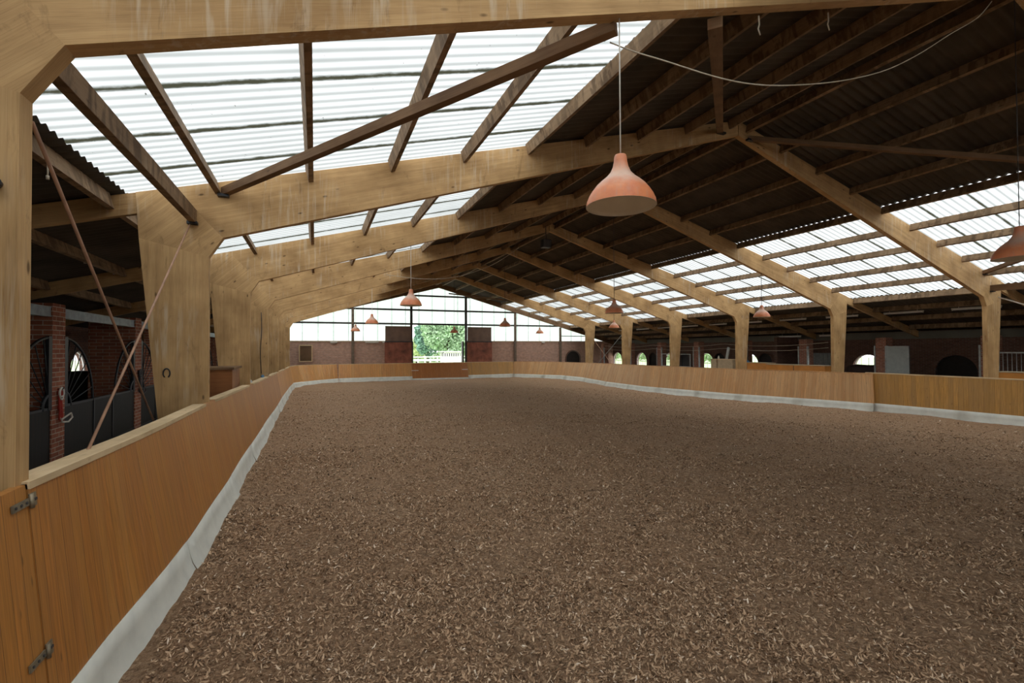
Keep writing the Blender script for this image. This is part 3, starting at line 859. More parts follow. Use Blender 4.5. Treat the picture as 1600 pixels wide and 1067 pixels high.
# iron hinges on the joint
def hinge(z_off, parent):
    y = 3.465
    t = np.array(lrow(y)); b_, t_ = t[:3], t[3:]
    p = t_ + (b_ - t_) * z_off
    dn = (b_ - t_) / np.linalg.norm(b_ - t_)
    nrm = np.array([0.98, 0, 0.2])
    mb = MB(tuple(parent.location))
    sy = np.array([0, 1, 0.0])
    side = Vector(np.cross(dn, sy))
    if side.x < 0: side = -side
    for s0, s1, w in ((-0.17, -0.015, 0.04), (0.015, 0.06, 0.075)):
        c = Vector(p) + Vector(sy) * ((s0 + s1) / 2) + side * 0.008
        mb.obox(c, Vector(sy) * (s1 - s0) / 2, Vector(dn) * (w / 2), side * 0.004)
    mb.tube([Vector(p) + Vector(dn) * -0.04 + side * 0.016, Vector(p) + Vector(dn) * 0.04 + side * 0.016], 0.011, 10)
    ho = mb.build('hinge', M['galv_old'], parent)
    for s0, s1 in ((-0.17, -0.015), (0.015, 0.06)):
        for k_ in range(3):
            cc = Vector(p) + Vector(sy) * (s0 + (s1 - s0) * (k_ + 0.5) / 3) + side * 0.012
            sb = MB(tuple(parent.location)); sb.tube([cc, cc + side * 0.005], 0.008, 8)
            sb.build('screw', M['steel_dark'], ho)
M['galv_old'] = simple('tarnished_hinge_steel', (0.26, 0.22, 0.15), 0.5, 0.5, scale=20)
hinge(0.06, kb); hinge(0.60, kb)
cols = [Y0 + BAY * i for i in range(0, 7)]
def left_caps(y0, y1):
    ed = [y0] + [c for i in cols for c in (i - 0.12, i + FT + 0.12) if y0 < i < y1] + [y1]
    return [(ed[k_] - y0, ed[k_ + 1] - y0) for k_ in range(0, len(ed) - 1, 2)]
yy = [3.475, 4.2, 5.2, 6.1, 7.2, 8.4, 10, 12.4, 15, 18, 20, 22]
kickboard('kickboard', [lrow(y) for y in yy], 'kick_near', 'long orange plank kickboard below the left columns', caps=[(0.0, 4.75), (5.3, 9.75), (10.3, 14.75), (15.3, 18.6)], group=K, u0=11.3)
corner = [lrow(22.02), lrow(26), lrow(30, H - 1.03), (-1.22, 33.4, float(hfloor(-1.2, 33.4)), -1.48, 33.6, H - 1.05), (-0.75, 35.4, float(hfloor(-0.7, 35)), -1.15, 36.4, H - 1.07),
          (0.3, 36.8, float(hfloor(0.3, 36)), 0.0, 37.7, H - 1.08), (1.6, 37.55, float(hfloor(1.6, 37)), 1.5, 38.1, H - 1.085)]
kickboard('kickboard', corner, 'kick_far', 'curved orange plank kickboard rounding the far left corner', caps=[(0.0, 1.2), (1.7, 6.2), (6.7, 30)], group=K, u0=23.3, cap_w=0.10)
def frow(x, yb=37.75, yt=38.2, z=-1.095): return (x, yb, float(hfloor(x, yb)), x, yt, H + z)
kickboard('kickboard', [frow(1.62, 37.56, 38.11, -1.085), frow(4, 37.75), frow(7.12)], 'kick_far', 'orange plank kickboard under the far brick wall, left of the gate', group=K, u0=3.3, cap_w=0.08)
g1, _, _ = kickboard('arena_gate', [frow(7.125), frow(9.43)], 'kick_dark', 'left leaf of the knotty wooden arena gate in the far kickboard', 'gate', group='leaves of the far arena gate', strip_h=0.12, cap_w=0.06)
g2, _, _ = kickboard('arena_gate', [frow(9.433), frow(11.735)], 'kick_dark', 'right leaf of the knotty wooden arena gate in the far kickboard', 'gate', group='leaves of the far arena gate', strip_h=0.12, u0=4.4, cap_w=0.06)
for g_, x0, x1 in ((g1, 7.05, 7.6), (g2, 11.2, 11.68)):
    mb = MB(tuple(g_.location)); mb.tube([(x0, 37.88, H - 1.68), (x1, 37.88, H - 1.68)], 0.022, 8)
    mb.tube([(x0 + 0.05, 37.88, H - 1.68), (x0 + 0.05, 38.05, H - 1.68)], 0.018, 8)
    mb.build('latch_bar', M['white_paint'], g_)
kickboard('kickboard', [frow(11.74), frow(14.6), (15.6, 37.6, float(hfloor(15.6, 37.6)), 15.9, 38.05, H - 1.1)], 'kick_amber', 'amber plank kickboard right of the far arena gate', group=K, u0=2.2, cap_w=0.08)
def rr(bx, by, tx, ty, z): return (bx, by, float(hfloor(bx, by)), tx, ty, H + z)
rc = [rr(15.62, 37.59, 15.93, 38.04, -1.10), rr(17.0, 36.4, 17.6, 36.9, -1.10), rr(18.2, 33.9, 18.7, 34.2, -1.10), rr(18.6, 31.3, 19.15, 31.4, -1.09), rr(18.55, 28, 19.15, 28, -1.08)]
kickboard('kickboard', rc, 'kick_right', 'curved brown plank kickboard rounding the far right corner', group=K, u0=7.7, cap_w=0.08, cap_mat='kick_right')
rm = [rr(18.55, 27.98, 19.15, 27.98, -1.08), rr(18.3, 23.7, 18.85, 24.0, -1.07), rr(18.85, 17.3, 19.35, 17.5, -1.06), rr(19.3, 13.6, 19.65, 13.7, -1.03), rr(19.56, 11.42, 19.82, 11.62, -1.02)]
kickboard('kickboard', rm, 'kick_right', 'long brown plank kickboard below the right columns, ending at the slanted joint', group=K, u0=1.9, cap_w=0.08, cap_mat='kick_right', flare=0.06)
rn = [rr(19.72, 11.75, 19.96, 11.95, -1.0), rr(19.85, 8.9, 20.1, 9.0, -1.02), rr(19.95, 4, 20.15, 4, -1.03), rr(19.95, 0, 20.15, 0, -1.03)]
kickboard('kickboard', rn, 'kick_amber', 'amber plank kickboard at the right edge of the view', group=K, u0=6.6, cap_w=0.09, cap_mat='cap')

# ------------------------------------------------------------------ lamps
def make_lamp():
    root = empty('pendant_lamp', (0, 0, 0))
    R = 0.305
    prof_o = [(0.0, 0.462), (0.03, 0.462), (0.048, 0.455), (0.054, 0.44), (0.058, 0.40), (0.068, 0.35), (0.09, 0.30), (0.13, 0.255), (0.175, 0.218), (0.215, 0.18), (0.25, 0.135), (0.278, 0.09), (0.297, 0.045), (0.305, 0.0)]
    prof_i = [(r - 0.006 if r > 0.02 else 0, z - 0.006) for r, z in prof_o[2:]]
    mb = MB(); mb.lathe(prof_o, n=56); mb.build('shade', M['lamp_shade'], root)
    mb = MB(); mb.lathe([(0.305, 0.0), (0.300, -0.003)] + [(r, z) for r, z in reversed(prof_i[:-1])] + [(0.0, prof_i[0][1])], n=56); mb.build('shade_lining', M['lamp_inner'], root)
    mb = MB(); mb.lathe([(0.0, 0.40), (0.025, 0.40), (0.025, 0.30), (0.02, 0.28), (0.045, 0.24), (0.052, 0.20), (0.04, 0.165), (0.0, 0.15)], n=20)
    mb.build('bulb', M['white_plastic'], root)
    return root
lamp0 = make_lamp()
rows = [('left', 2.50, 1.24, (0, 2, 4, 6)), ('middle', 9.33, 1.19, (0, 2, 4, 6)), ('right', 16.22, 1.20, (2, 4, 6))]
fr = {0: 'hanging under the nearest portal frame', 2: 'hanging under the third portal frame', 4: 'hanging under the fifth portal frame', 6: 'hanging far off before the gable'}
first = True
for rn_, x, z, idx in rows:
    for i in idx:
        o = lamp0 if first else copy_tree(lamp0)
        first = False
        zb = H + z + (0.0 if i != 0 else (0.03 if rn_ == 'left' else 0.07))
        if i == 0 and rn_ == 'left': x_, zb = 2.49, H + 1.25
        else: x_ = x
        y = Y0 + BAY * i + FT / 2
        o.location = (x_, y, zb)
        mb = MB((0, 0, 0))
        ztop = (zt(x_) - H)
        under = 1.73 + (x_ + 1.31) * 0.316 if x_ < XA else 1.73 + (2 * XA - x_ + 1.31) * 0.316 - 0.1 * (x_ - XA) / 11
        mb.tube([(0, 0, 0.455), (0, 0, under + H - zb + 0.01)], 0.006 if i == 0 else 0.009, 6)
        mb.build('cord', M['white_rope'] if rn_ == 'left' else M['steel_dark'], o)
        tag(o, 'dusty orange pendant lamp in the %s row, %s' % (rn_, fr[i]), 'lamp', 'orange pendant lamps over the arena')

# sagging cable
cab = [(2.49, YF0 + 0.03, H + 2.80), (2.75, YF0 + 0.02, H + 2.77), (3.08, YF0, H + 2.75), (3.8, YF0, H + 2.735), (4.4, YF0, H + 2.79), (5.12, YF0, H + 2.95), (5.8, YF0, H + 3.15), (6.51, YF0, H + 3.42), (7.2, YF0, H + 3.78), (7.92, YF0, H + 4.22), (8.6, YF0, H + 4.62), (9.0, YF0, H + 4.97)]
mb = MB(cab[0]); mb.tube(smooth([Vector(p) + Vector((0, 0.05, 0)) for p in cab]), 0.0065, 6)
tag(mb.build('sagging_cable', M['rope']), 'pale cable sagging from the nearest lamp towards the ridge', 'cable')
mb = MB((2.6, 18.5, 0)); mb.tube(smooth([(2.5, 18.5, H + 2.85), (3.8, 18.5, H + 2.76), (5.2, 18.5, H + 2.9), (6.8, 18.5, H + 3.5), (8.0, 18.5, H + 4.3)]), 0.010, 6)
tag(mb.build('sagging_cable', M['rope']), 'thin pale cable sagging under the roof at the fourth frame', 'cable')
for lx, lz, nm in ((4.32, 3.5, 'short frayed string dangling from the beam left of the dark brace'), (5.42, 3.83, 'short knotted string dangling from the beam beside the dark brace')):
    mb = MB((lx, YF0, 0)); mb.tube([(lx, YF0 + 0.03, H + lz), (lx + 0.02, YF0 + 0.04, H + lz - 0.08), (lx - 0.01, YF0 + 0.03, H + lz - 0.14), (lx + 0.02, YF0 + 0.03, H + lz - 0.2)], 0.008, 6)
    tag(mb.build('string_end', M['rope']), nm, 'string')
mb = MB((-2.68, 6.5, 0)); mb.tube([(-2.66, 6.6, zt(-2.66) - 0.2), (-2.66, 6.6, zt(-2.66) - 0.36)], 0.008, 6); mb.tube([(-2.66, 6.6, zt(-2.66) - 0.35), (-2.66, 6.6, zt(-2.66) - 0.39)], 0.016, 8)
tag(mb.build('pull_cord', M['rope']), 'small pull cord hanging under the left eaves purlin', 'cord')

# things on the near left columns
def horseshoe():
    c = Vector((-2.02, Y0 + BAY - 0.012, H - 0.33))
    pts = []
    for k_ in range(17):
        a = math.radians(-60 + 300 * k_ / 16)
        pts.append(c + Vector((0.042 * math.cos(a), 0, 0.066 * math.sin(a))))
    mb = MB(tuple(c)); mb.tube(pts, 0.009, 8)
    tag(mb.build('horseshoe', M['black_iron']), 'iron horseshoe nailed to the second left column', 'horseshoe')
horseshoe()
mb = MB((-1.57, Y0, H + 0.9)); mb.tube([(-1.585, Y0 + 0.0, H + 0.905), (-1.575, Y0 - 0.05, H + 0.9)], 0.022, 12); mb.tube([(-1.575, Y0 - 0.05, H + 0.9), (-1.575, Y0 - 0.06, H + 0.9)], 0.03, 12)
tag(mb.build('bolt_head', M['black_iron']), 'black bolt head on the face of the nearest left column', 'bolt')

# ------------------------------------------------------------------ side walls with arched openings
def arch_wall(name, xw, th, y0, y1, z0, z1, openings, mat, label):
    """wall in the YZ plane, thickness th (signed, outwards)"""
    mb = MB((xw, y0, z0))
    xo = xw + th
    def quad(ya, yb, za, zb, zc=None, zd=None):
        # za->zc at ya/yb bottom, zb->zd top
        zc = za if zc is None else zc
        zd = zb if zd is None else zd
        if abs(zb - za) < 1e-5 and abs(zd - zc) < 1e-5: return
        a = [(ya, za), (yb, zc), (yb, zd), (ya, zb)]
        mb.poly([(xw, y, z) for y, z in a], a)
        mb.poly([(xo, y, z) for y, z in reversed(a)], list(reversed(a)))
    ops = sorted(openings)
    cur = y0
    for (a, b, s, sp) in ops:              # a..b, sill, spring height
        quad(cur, a, z0, z1)
        r = (b - a) / 2; c = (a + b) / 2
        quad(a, b, z0, s)
        N = 14
        pts = [(c - r * math.cos(math.pi * k_ / N), sp + r * math.sin(math.pi * k_ / N)) for k_ in range(N + 1)]
        for p, q2 in zip(pts[:-1], pts[1:]):
            quad(p[0], q2[0], p[1], z1, q2[1], z1)
            mb.poly([(xw, p[0], p[1]), (xo, p[0], p[1]), (xo, q2[0], q2[1]), (xw, q2[0], q2[1])], [(0, p[0]), (th, p[0]), (th, q2[0]), (0, q2[0])])
        mb.poly([(xw, a, s), (xo, a, s), (xo, a, sp), (xw, a, sp)], [(0, s), (0.3, s), (0.3, sp), (0, sp)])
        mb.poly([(xw, b, sp), (xo, b, sp), (xo, b, s), (xw, b, s)], [(0, sp), (0.3, sp), (0.3, s), (0, s)])
        mb.poly([(xw, a, s), (xw, b, s), (xo, b, s), (xo, a, s)], [(0, a), (0, b), (0.3, b), (0.3, a)])
        cur = b
    quad(cur, y1, z0, z1)
    mb.poly([(xw, y0, z1), (xw, y1, z1), (xo, y1, z1), (xo, y0, z1)])
    o = mb.build(name, mat)
    return tag(o, label, kind='structure')
zr = lambda v: H + v
AR = 0.72
lit = [(c - AR, c + AR) for c in (37.95, 34.35, 30.75, 26.85, 23.1, 15.8)]
lit_o = [(a, b, zr(-1.45), zr(-0.40) - AR * 0.95) for a, b in lit]
lit_o = [(a, b, zr(-1.5), zr(-0.38) - AR) for a, b in lit]
dark_c = [(32.85, 0.45), (29.05, 0.45), (25.6, 0.5), (21.9, 0.5), (12.1, 0.78)]
dark_o = [(c - r, c + r, zr(-1.6), zr(-0.38) - r) for c, r in dark_c]
arch_wall('wall_right', XRW, 0.28, BACK, GY + 0.2, 0.0, zt(XRW) + 0.0, lit_o + dark_o, M['brick_dull'], 'dull brick outer wall of the right aisle with arched windows')
wi = 40
def arched_window(c, r, sill, spring, x, dark, label):
    global wi
    root = empty('window_%d' % wi, (x, c, sill)); wi += 1
    root['kind'] = 'structure'; root['label'] = label
    pts = [(c - r, sill)] + [(c - r * math.cos(math.pi * k_ / 14), spring + r * math.sin(math.pi * k_ / 14)) for k_ in range(15)] + [(c + r, sill)]
    mb = MB((x, c, sill)); mb.tube([(x, y, z) for y, z in pts], 0.035, 6, closed=True)
    mb.build('window_frame', M['white_paint'] if not dark else M['steel_dark'], root)
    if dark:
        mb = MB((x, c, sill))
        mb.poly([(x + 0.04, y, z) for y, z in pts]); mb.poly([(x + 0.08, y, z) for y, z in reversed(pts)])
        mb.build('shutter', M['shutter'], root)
    else:
        mb = MB((x, c, sill))
        for k_ in range(1, 4):
            yy_ = c - r + 2 * r * k_ / 4
            mb.tube([(x, yy_, sill), (x, yy_, spring + math.sqrt(max(0, r * r - (yy_ - c) ** 2)))], 0.012, 6)
        mb.tube([(x, c - r, spring), (x, c + r, spring)], 0.014, 6)
        mb.build('window_bars', M['white_paint'], root)
    return root
for j, (a, b, s, sp) in enumerate(lit_o):
    arched_window((a + b) / 2, AR, s, sp, XRW + 0.14, False, 'bright arched window in the right brick wall, %s from the gable' % ORD[j] if j else 'bright arched window in the right brick wall beside the gable')
for j, ((c, r), (a, b, s, sp)) in enumerate(zip(dark_c, dark_o)):
    arched_window(c, r, s, sp, XRW + 0.12, True, 'dark shuttered arch in the right brick wall, %s from the gable' % ('first' if j == 0 else ORD[j]))
ll = [(21.7, AR), (26.2, AR), (30.4, AR), (34.6, AR)]
llo = [(c - r, c + r, zr(-1.3), zr(0.0) - r) for c, r in ll]
arch_wall('wall_left', XLW, -0.28, BACK, GY + 0.2, 0.1, zt(XLW), llo, M['brick_dull'], 'dull brick outer wall of the left aisle')
for j, (a, b, s, sp) in enumerate(llo):
    arched_window((a + b) / 2, AR, s, sp, XLW - 0.14, False, 'arched window behind the left stalls, %s from the camera' % (ORD[j] if j else 'first'))

# back wall behind the camera
mb = MB(); mb.wallbox(XLW, XRW, BACK - 0.24, BACK, 0.0, zr(0.62))
tag(mb.build('wall_back', M['brick_gable']), 'low brick end wall behind the camera', kind='structure')
mb = MB()  # unseen glazing, assumed like the far gable, added to light camera-facing surfaces
for a, b in ((XLW, XA), (XA, XRW)):
    mb.poly([(a, BACK - 0.1, zr(0.62)), (b, BACK - 0.1, zr(0.62)), (b, BACK - 0.1, zt(b)), (a, BACK - 0.1, zt(a))])
tag(mb.build('window_90', M['gable_sheet']), 'assumed translucent glazing of the unseen gable behind the camera, added for light', kind='structure')

# ------------------------------------------------------------------ gable wall
ZB = zr(0.62)
mb = MB()
mb.wallbox(XLW, 7.10, GY, GY + 0.24, 0.0, ZB)
mb.wallbox(11.78, XRW, GY, GY + 0.24, 0.0, ZB)
tag(mb.build('wall_gable', M['brick_gable']), 'low brick gable wall at the far end', kind='structure')
mb = MB(); mb.box(XLW, 7.1, GY - 0.06, GY + 0.28, ZB, ZB + 0.07); mb.box(11.78, XRW, GY - 0.06, GY + 0.28, ZB, ZB + 0.07)
tag(mb.build('trim_gable_sill', M['tan_ply']), 'pale ledge on top of the gable brickwork', kind='structure')
posts_x = [2.67, 7.15, 11.73, 16.24, 20.72]
edges = [XLW, -2.0] + posts_x + [XRW]
def roof_under(x): return zt(x) - 0.02
gi = 1
for a, b in zip(edges[:-1], edges[1:]):
    lo = ZB + 0.07 if not (a == 7.15) else zr(2.02)
    xsn = [a] + ([XA] if a < XA < b else []) + [b]
    mb = MB((a, GY, lo))
    # shallow corrugation across the sheet
    xx = list(np.arange(a, b, 0.0885)) + [b]
    if a < XA < b: xx = sorted(xx + [XA])
    for p, q2 in zip(xx[:-1], xx[1:]):
        if max(roof_under(p), roof_under(q2)) <= lo + 0.01: continue
        y_ = lambda x: GY + 0.13 + 0.012 * math.sin(x / 0.177 * 2 * math.pi)
        mb.poly([(p, y_(p), lo), (q2, y_(q2), lo), (q2, y_(q2), roof_under(q2)), (p, y_(p), roof_under(p))])
    if mb.f:
        o = mb.build('window_%d' % (60 + gi), M['gable_sheet'])
        tag(o, 'translucent sheet glazing in the gable, bay %s from the left' % ORD[gi - 1].replace('nearest', 'first'), kind='structure')
    gi += 1
for j, x in enumerate(posts_x):
    mb = MB((x, GY - 0.1, 0)); mb.box(x - 0.08, x + 0.08, GY - 0.19, GY - 0.07, 0.0, zt(x) - 0.44, 'z')
    mb.box(x - 0.1, x + 0.1, GY - 0.21, GY - 0.19, 0.0, zt(x) - 0.44, 'z')
    tag(mb.build('gable_post', M['steel_brown'] if j != 1 and j != 2 else M['steel_dark']), '%s steel gable post counted from the left' % ORD[j].replace('nearest', 'first'), 'post', 'steel posts of the gable')
for z, nm in ((2.06, 'lowest'), (3.20, 'middle'), (4.38, 'topmost')):
    zrail = zr(z)
    xl = XA - (5.475 - z - 0.35) / 0.268; xr = XA + (5.475 - z - 0.35) / 0.275
    mb = MB((xl, GY, zrail)); mb.box(xl, xr, GY, GY + 0.08, zrail - 0.07, zrail + 0.07, 'x')
    tag(mb.build('gable_rail', M['steel_dark']), '%s horizontal rail across the translucent gable' % nm, 'rail', 'horizontal rails of the gable')
mb = MB((20.7, GY, zr(1.16))); mb.box(20.75, 24.0, GY, GY + 0.08, zr(1.12), zr(1.19), 'x')
tag(mb.build('gable_rail', M['steel_dark']), 'short rail in the gable right of the last post', 'rail')
r = empty('gable_rafter', (XA, GY, 0), 'dark sloping end rafter framing the top of the gable', 'roof frame')
for s in (-1, 1):
    mb = MB((XA, GY, 0)); xe = XLW if s < 0 else XRW
    poly = [(xe, zt(xe) - 0.42), (XA, zt(XA) - 0.42), (XA, zt(XA) - 0.01), (xe, zt(xe) - 0.01)]
    if s > 0: poly = poly[::-1]
    mb.prism(poly, GY - 0.28, GY - 0.14, (1, 0.27 * -s)); mb.build('rafter', M['strut'], r)

# sliding doors by the opening
def sliding_door(x0, x1, label):
    root = empty('sliding_door', (x0, GY - 0.2, 0.2), label, 'door', 'sliding doors beside the gable opening')
    o_ = (x0, GY - 0.2, 0.2)
    mb = MB(o_); mb.box(x0, x1, GY - 0.24, GY - 0.18, zr(0.60), zr(1.86), 'z'); mb.build('upper_panel', M['brown_ply'], root)
    mb = MB(o_); mb.box(x0 - 0.06, x1 + 0.04, GY - 0.30, GY - 0.25, zr(-1.25), zr(0.62), 'z'); mb.build('lower_panel', M['rust_ply'], root)
    mb = MB(o_); mb.box(x0 - 0.04, x1 + 0.04, GY - 0.33, GY - 0.31, zr(0.58), zr(0.66), 'x'); mb.build('cross_rail', M['steel_dark'], root)
    return root
sliding_door(5.10, 7.12, 'red-brown sliding door left of the gable opening')
sliding_door(11.86, 13.98, 'red-brown sliding door right of the gable opening')
for x, nm in ((7.26, 'left'), (11.52, 'right')):
    mb = MB((x, GY, 0)); mb.box(x - 0.07, x + 0.07, GY - 0.05, GY + 0.25, 0.0, zr(0.66), 'z')
    tag(mb.build('trim_jamb_%s' % nm, M['steel_dark']), 'dark jamb on the %s of the gable opening' % nm, kind='structure')
# tilted mirror
root = empty('wall_mirror', (-0.7, GY - 0.1, zr(-0.9)), 'beige framed mirror tilted on the far brick wall', 'mirror')
o_ = (-0.7, GY - 0.1, zr(-0.9))
a_ = Vector((0, -0.10, 1.0)).normalized()
def mp(x, t): return Vector((x, GY - 0.12, zr(-0.85))) + a_ * t
for nm, p, q2, w in (('frame_side', mp(-1.08, 0), mp(-1.08, 1.2), 0.07), ('frame_side', mp(-0.22, 0), mp(-0.22, 1.2), 0.07), ('frame_rail', mp(-1.1, 0), mp(-0.2, 0), 0.07), ('frame_rail', mp(-1.1, 1.2), mp(-0.2, 1.2), 0.07)):
    mb = MB(o_); mb.beam(p, q2, w, 0.05, up=(0, -1, 0)); mb.build(nm, M['cap'], root)
mb = MB(o_); mb.obox(mp(-0.65, 0.6), (0.42, 0, 0), a_ * 0.58, a_.cross(Vector((1, 0, 0))) * 0.01); mb.build('mirror_glass', M['mirror'], root)
# dark arched recess in the gable brickwork right of the last post
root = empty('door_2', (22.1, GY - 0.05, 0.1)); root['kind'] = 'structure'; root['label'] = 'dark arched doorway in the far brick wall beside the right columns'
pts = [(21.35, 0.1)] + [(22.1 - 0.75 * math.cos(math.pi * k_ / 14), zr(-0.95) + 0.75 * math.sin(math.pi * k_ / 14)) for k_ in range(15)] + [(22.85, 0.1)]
mb = MB((22.1, GY - 0.05, 0.1)); mb.poly([(x, GY - 0.02, z) for x, z in pts]); mb.build('shade_panel', M['shutter'], root)  # flat dark panel on the solid wall stands for the recess's shade
mb = MB((22.1, GY - 0.05, 0.1)); mb.tube([(x, GY - 0.03, z) for x, z in pts], 0.07, 6); mb.build('arch_frame', M['brick_dull'], root)
# loudspeaker under the ridge
sp = Vector((0, 0, H)) + px_at(853, 381, 18.2)
root = empty('loudspeaker', tuple(sp), 'black loudspeaker box hanging below the ridge at the fourth frame', 'loudspeaker')
mb = MB(tuple(sp)); mb.box(sp.x - 0.2, sp.x + 0.2, sp.y - 0.14, sp.y + 0.14, sp.z - 0.17, sp.z + 0.17); mb.build('housing', M['black_iron'], root, bevel=0.01)
mb = MB(tuple(sp)); mb.tube([(sp.x, sp.y, sp.z + 0.17), (sp.x, sp.y, zt(sp.x) + 0.03)], 0.02, 8); mb.build('hanger', M['steel_dark'], root)
mb = MB(tuple(sp)); mb.box(sp.x - 0.17, sp.x + 0.17, sp.y - 0.155, sp.y - 0.14, sp.z - 0.14, sp.z + 0.14); mb.build('grille', M['steel_dark'], root)
# battens on the ledge
for x, w, nm in ((1.3, 0.5, 'small pale fitting on the ledge left of the first gable post'), (4.1, 1.0, 'long pale batten light on the ledge between first and second gable posts'), (5.0, 0.2, 'small pale fitting on the ledge beside the sliding door'), (19.0, 0.3, 'small white floodlight on the ledge right of the fourth gable post')):
    mb = MB((x, GY - 0.1, zr(0.65))); mb.box(x - w / 2, x + w / 2, GY - 0.16, GY - 0.07, zr(0.55), zr(0.64))
    mb.tube([(x - w / 2, GY - 0.12, zr(0.52)), (x + w / 2, GY - 0.12, zr(0.52))], 0.02, 8)
    tag(mb.build('light_fitting', M['white_plastic']), nm, 'light')

# ------------------------------------------------------------------ left aisle: brick piers, stall fronts
XS = -5.12
for i in (1, 2, 3, 4, 5, 6, 7):
    y = Y0 + BAY * i - 0.45 if i < 7 else 38.05
    mb = MB((XS, y, 0.2)); mb.wallbox(XS - 1.15, XS, y, y + 0.55, 0.0, zr(1.02))
    tag(mb.build('brick_pier', M['brick']), 'red brick pier between left stalls, %s from the camera' % (ORD[i - 1] if i > 1 else 'first'), 'pillar', 'brick piers of the left stable row')
    mb = MB((XS - 1.15, y + 0.2, 0.3)); mb.wallbox(XLW + 0.02, XS - 1.16, y + 0.18, y + 0.3, 0.02, zr(-0.6))
    tag(mb.build('stall_partition', M['board_black']), 'dark boarded partition behind the %s left brick pier' % (ORD[i - 1] if i > 1 else 'first'), 'partition', 'boarded partitions between the left stalls')
for i in range(0, 7):
    ya = Y0 + BAY * i + 0.1 if i else -6.0; yb = Y0 + BAY * (i + 1) - 0.45 if i < 6 else 38.05
    mb = MB((XS, ya, zr(0.85))); mb.box(XS - 0.14, XS - 0.02, ya, yb, zr(0.73), zr(0.75), 'y'); mb.box(XS - 0.09, XS - 0.07, ya, yb, zr(0.74), zr(0.93), 'y'); mb.box(XS - 0.14, XS - 0.02, ya, yb, zr(0.92), zr(0.94), 'y'); mb.box(XS - 0.045, XS - 0.03, ya, yb, zr(0.75), zr(0.92), 'y')
    tag(mb.build('steel_lintel', M['blue_steel']), 'blue-grey steel beam above the %s left stall' % ('first' if i == 0 else ORD[i]), 'beam', 'steel beams over the left stalls')

def stall_front(ya, yb, label, plain=False):
    o_ = (XS, ya, 0.3)
    root = empty('stall_front', o_, label, 'stable front', 'black iron stall fronts with wheel grilles')
    zt_ = zr(-1.23)
    x = XS - 0.03
    mb = MB(o_)
    mb.wallbox(x - 0.04, x, ya, yb, 0.08, zt_)
    mb.build('lower_boards', M['board_black'], root)
    mb = MB(o_)
    mb.box(x - 0.05, x + 0.02, ya, yb, zt_, zt_ + 0.05, 'y'); mb.box(x - 0.05, x + 0.02, ya, yb, 0.04, 0.10, 'y')
    mid = (ya + yb) / 2 - 0.65
    for y in (mid, mid + 1.2):
        mb.box(x - 0.05, x + 0.02, y - 0.03, y + 0.03, 0.02, zt_ + 0.02, 'z')
    mb.build('frame', M['black_iron'], root)
    for hub, sg in ((ya, 1), (yb, -1)):
        mb = MB(o_)
        Rw = 1.52
        mb.box(x - 0.03, x + 0.03, hub if sg > 0 else hub - 0.14, hub + 0.14 if sg > 0 else hub, zt_, zt_ + Rw + 0.03, 'z')
        pts = [(x, hub + sg * Rw * math.sin(math.radians(a)), zt_ + Rw * math.cos(math.radians(a))) for a in range(0, 91, 6)]
        mb.tube(pts, 0.028, 8)
        pts = [(x, hub + sg * 0.33 * math.sin(math.radians(a)), zt_ + 0.33 * math.cos(math.radians(a))) for a in range(0, 91, 10)]
        mb.tube(pts, 0.035, 8)
        for a in (11, 24, 37, 50, 63, 77):
            s_, c_ = math.sin(math.radians(a)), math.cos(math.radians(a))
            mb.tube([(x, hub + sg * 0.33 * s_, zt_ + 0.33 * c_), (x, hub + sg * Rw * s_, zt_ + Rw * c_)], 0.011, 6)
        mb.build('wheel_grille', M['black_iron'], root)
    return root
for i in range(0, 7):
    ya = Y0 + BAY * i + 0.1; yb = Y0 + BAY * (i + 1) - 0.45 if i < 6 else 38.05
    stall_front(ya, yb, 'black boarded stall front with quarter wheel grilles, %s from the camera' % ('first' if i == 0 else ORD[i]))
# bar grille at back of the second stall
root = empty('bar_grille', (-6.9, 14.2, 0.3), 'black vertical bar grille standing inside the second left stall', 'grille')
mb = MB((-6.9, 14.2, 0.3))
mb.box(-7.0, -6.96, 13.6, 18.0, zr(0.32), zr(0.37), 'y'); mb.box(-7.0, -6.96, 13.6, 18.0, zr(-0.75), zr(-0.70), 'y'); mb.build('rails', M['black_iron'], root)
mb = MB((-6.9, 14.2, 0.3))
for k_ in range(30): mb.tube([(-6.98, 13.65 + k_ * 0.148, zr(-0.73)), (-6.98, 13.65 + k_ * 0.148, zr(0.35))], 0.011, 6)
mb.tube([(-6.98, 13.65, 0.02), (-6.98, 13.65, zr(0.35))], 0.03, 6); mb.tube([(-6.98, 17.95, 0.02), (-6.98, 17.95, zr(0.35))], 0.03, 6)
mb.build('bars', M['black_iron'], root)

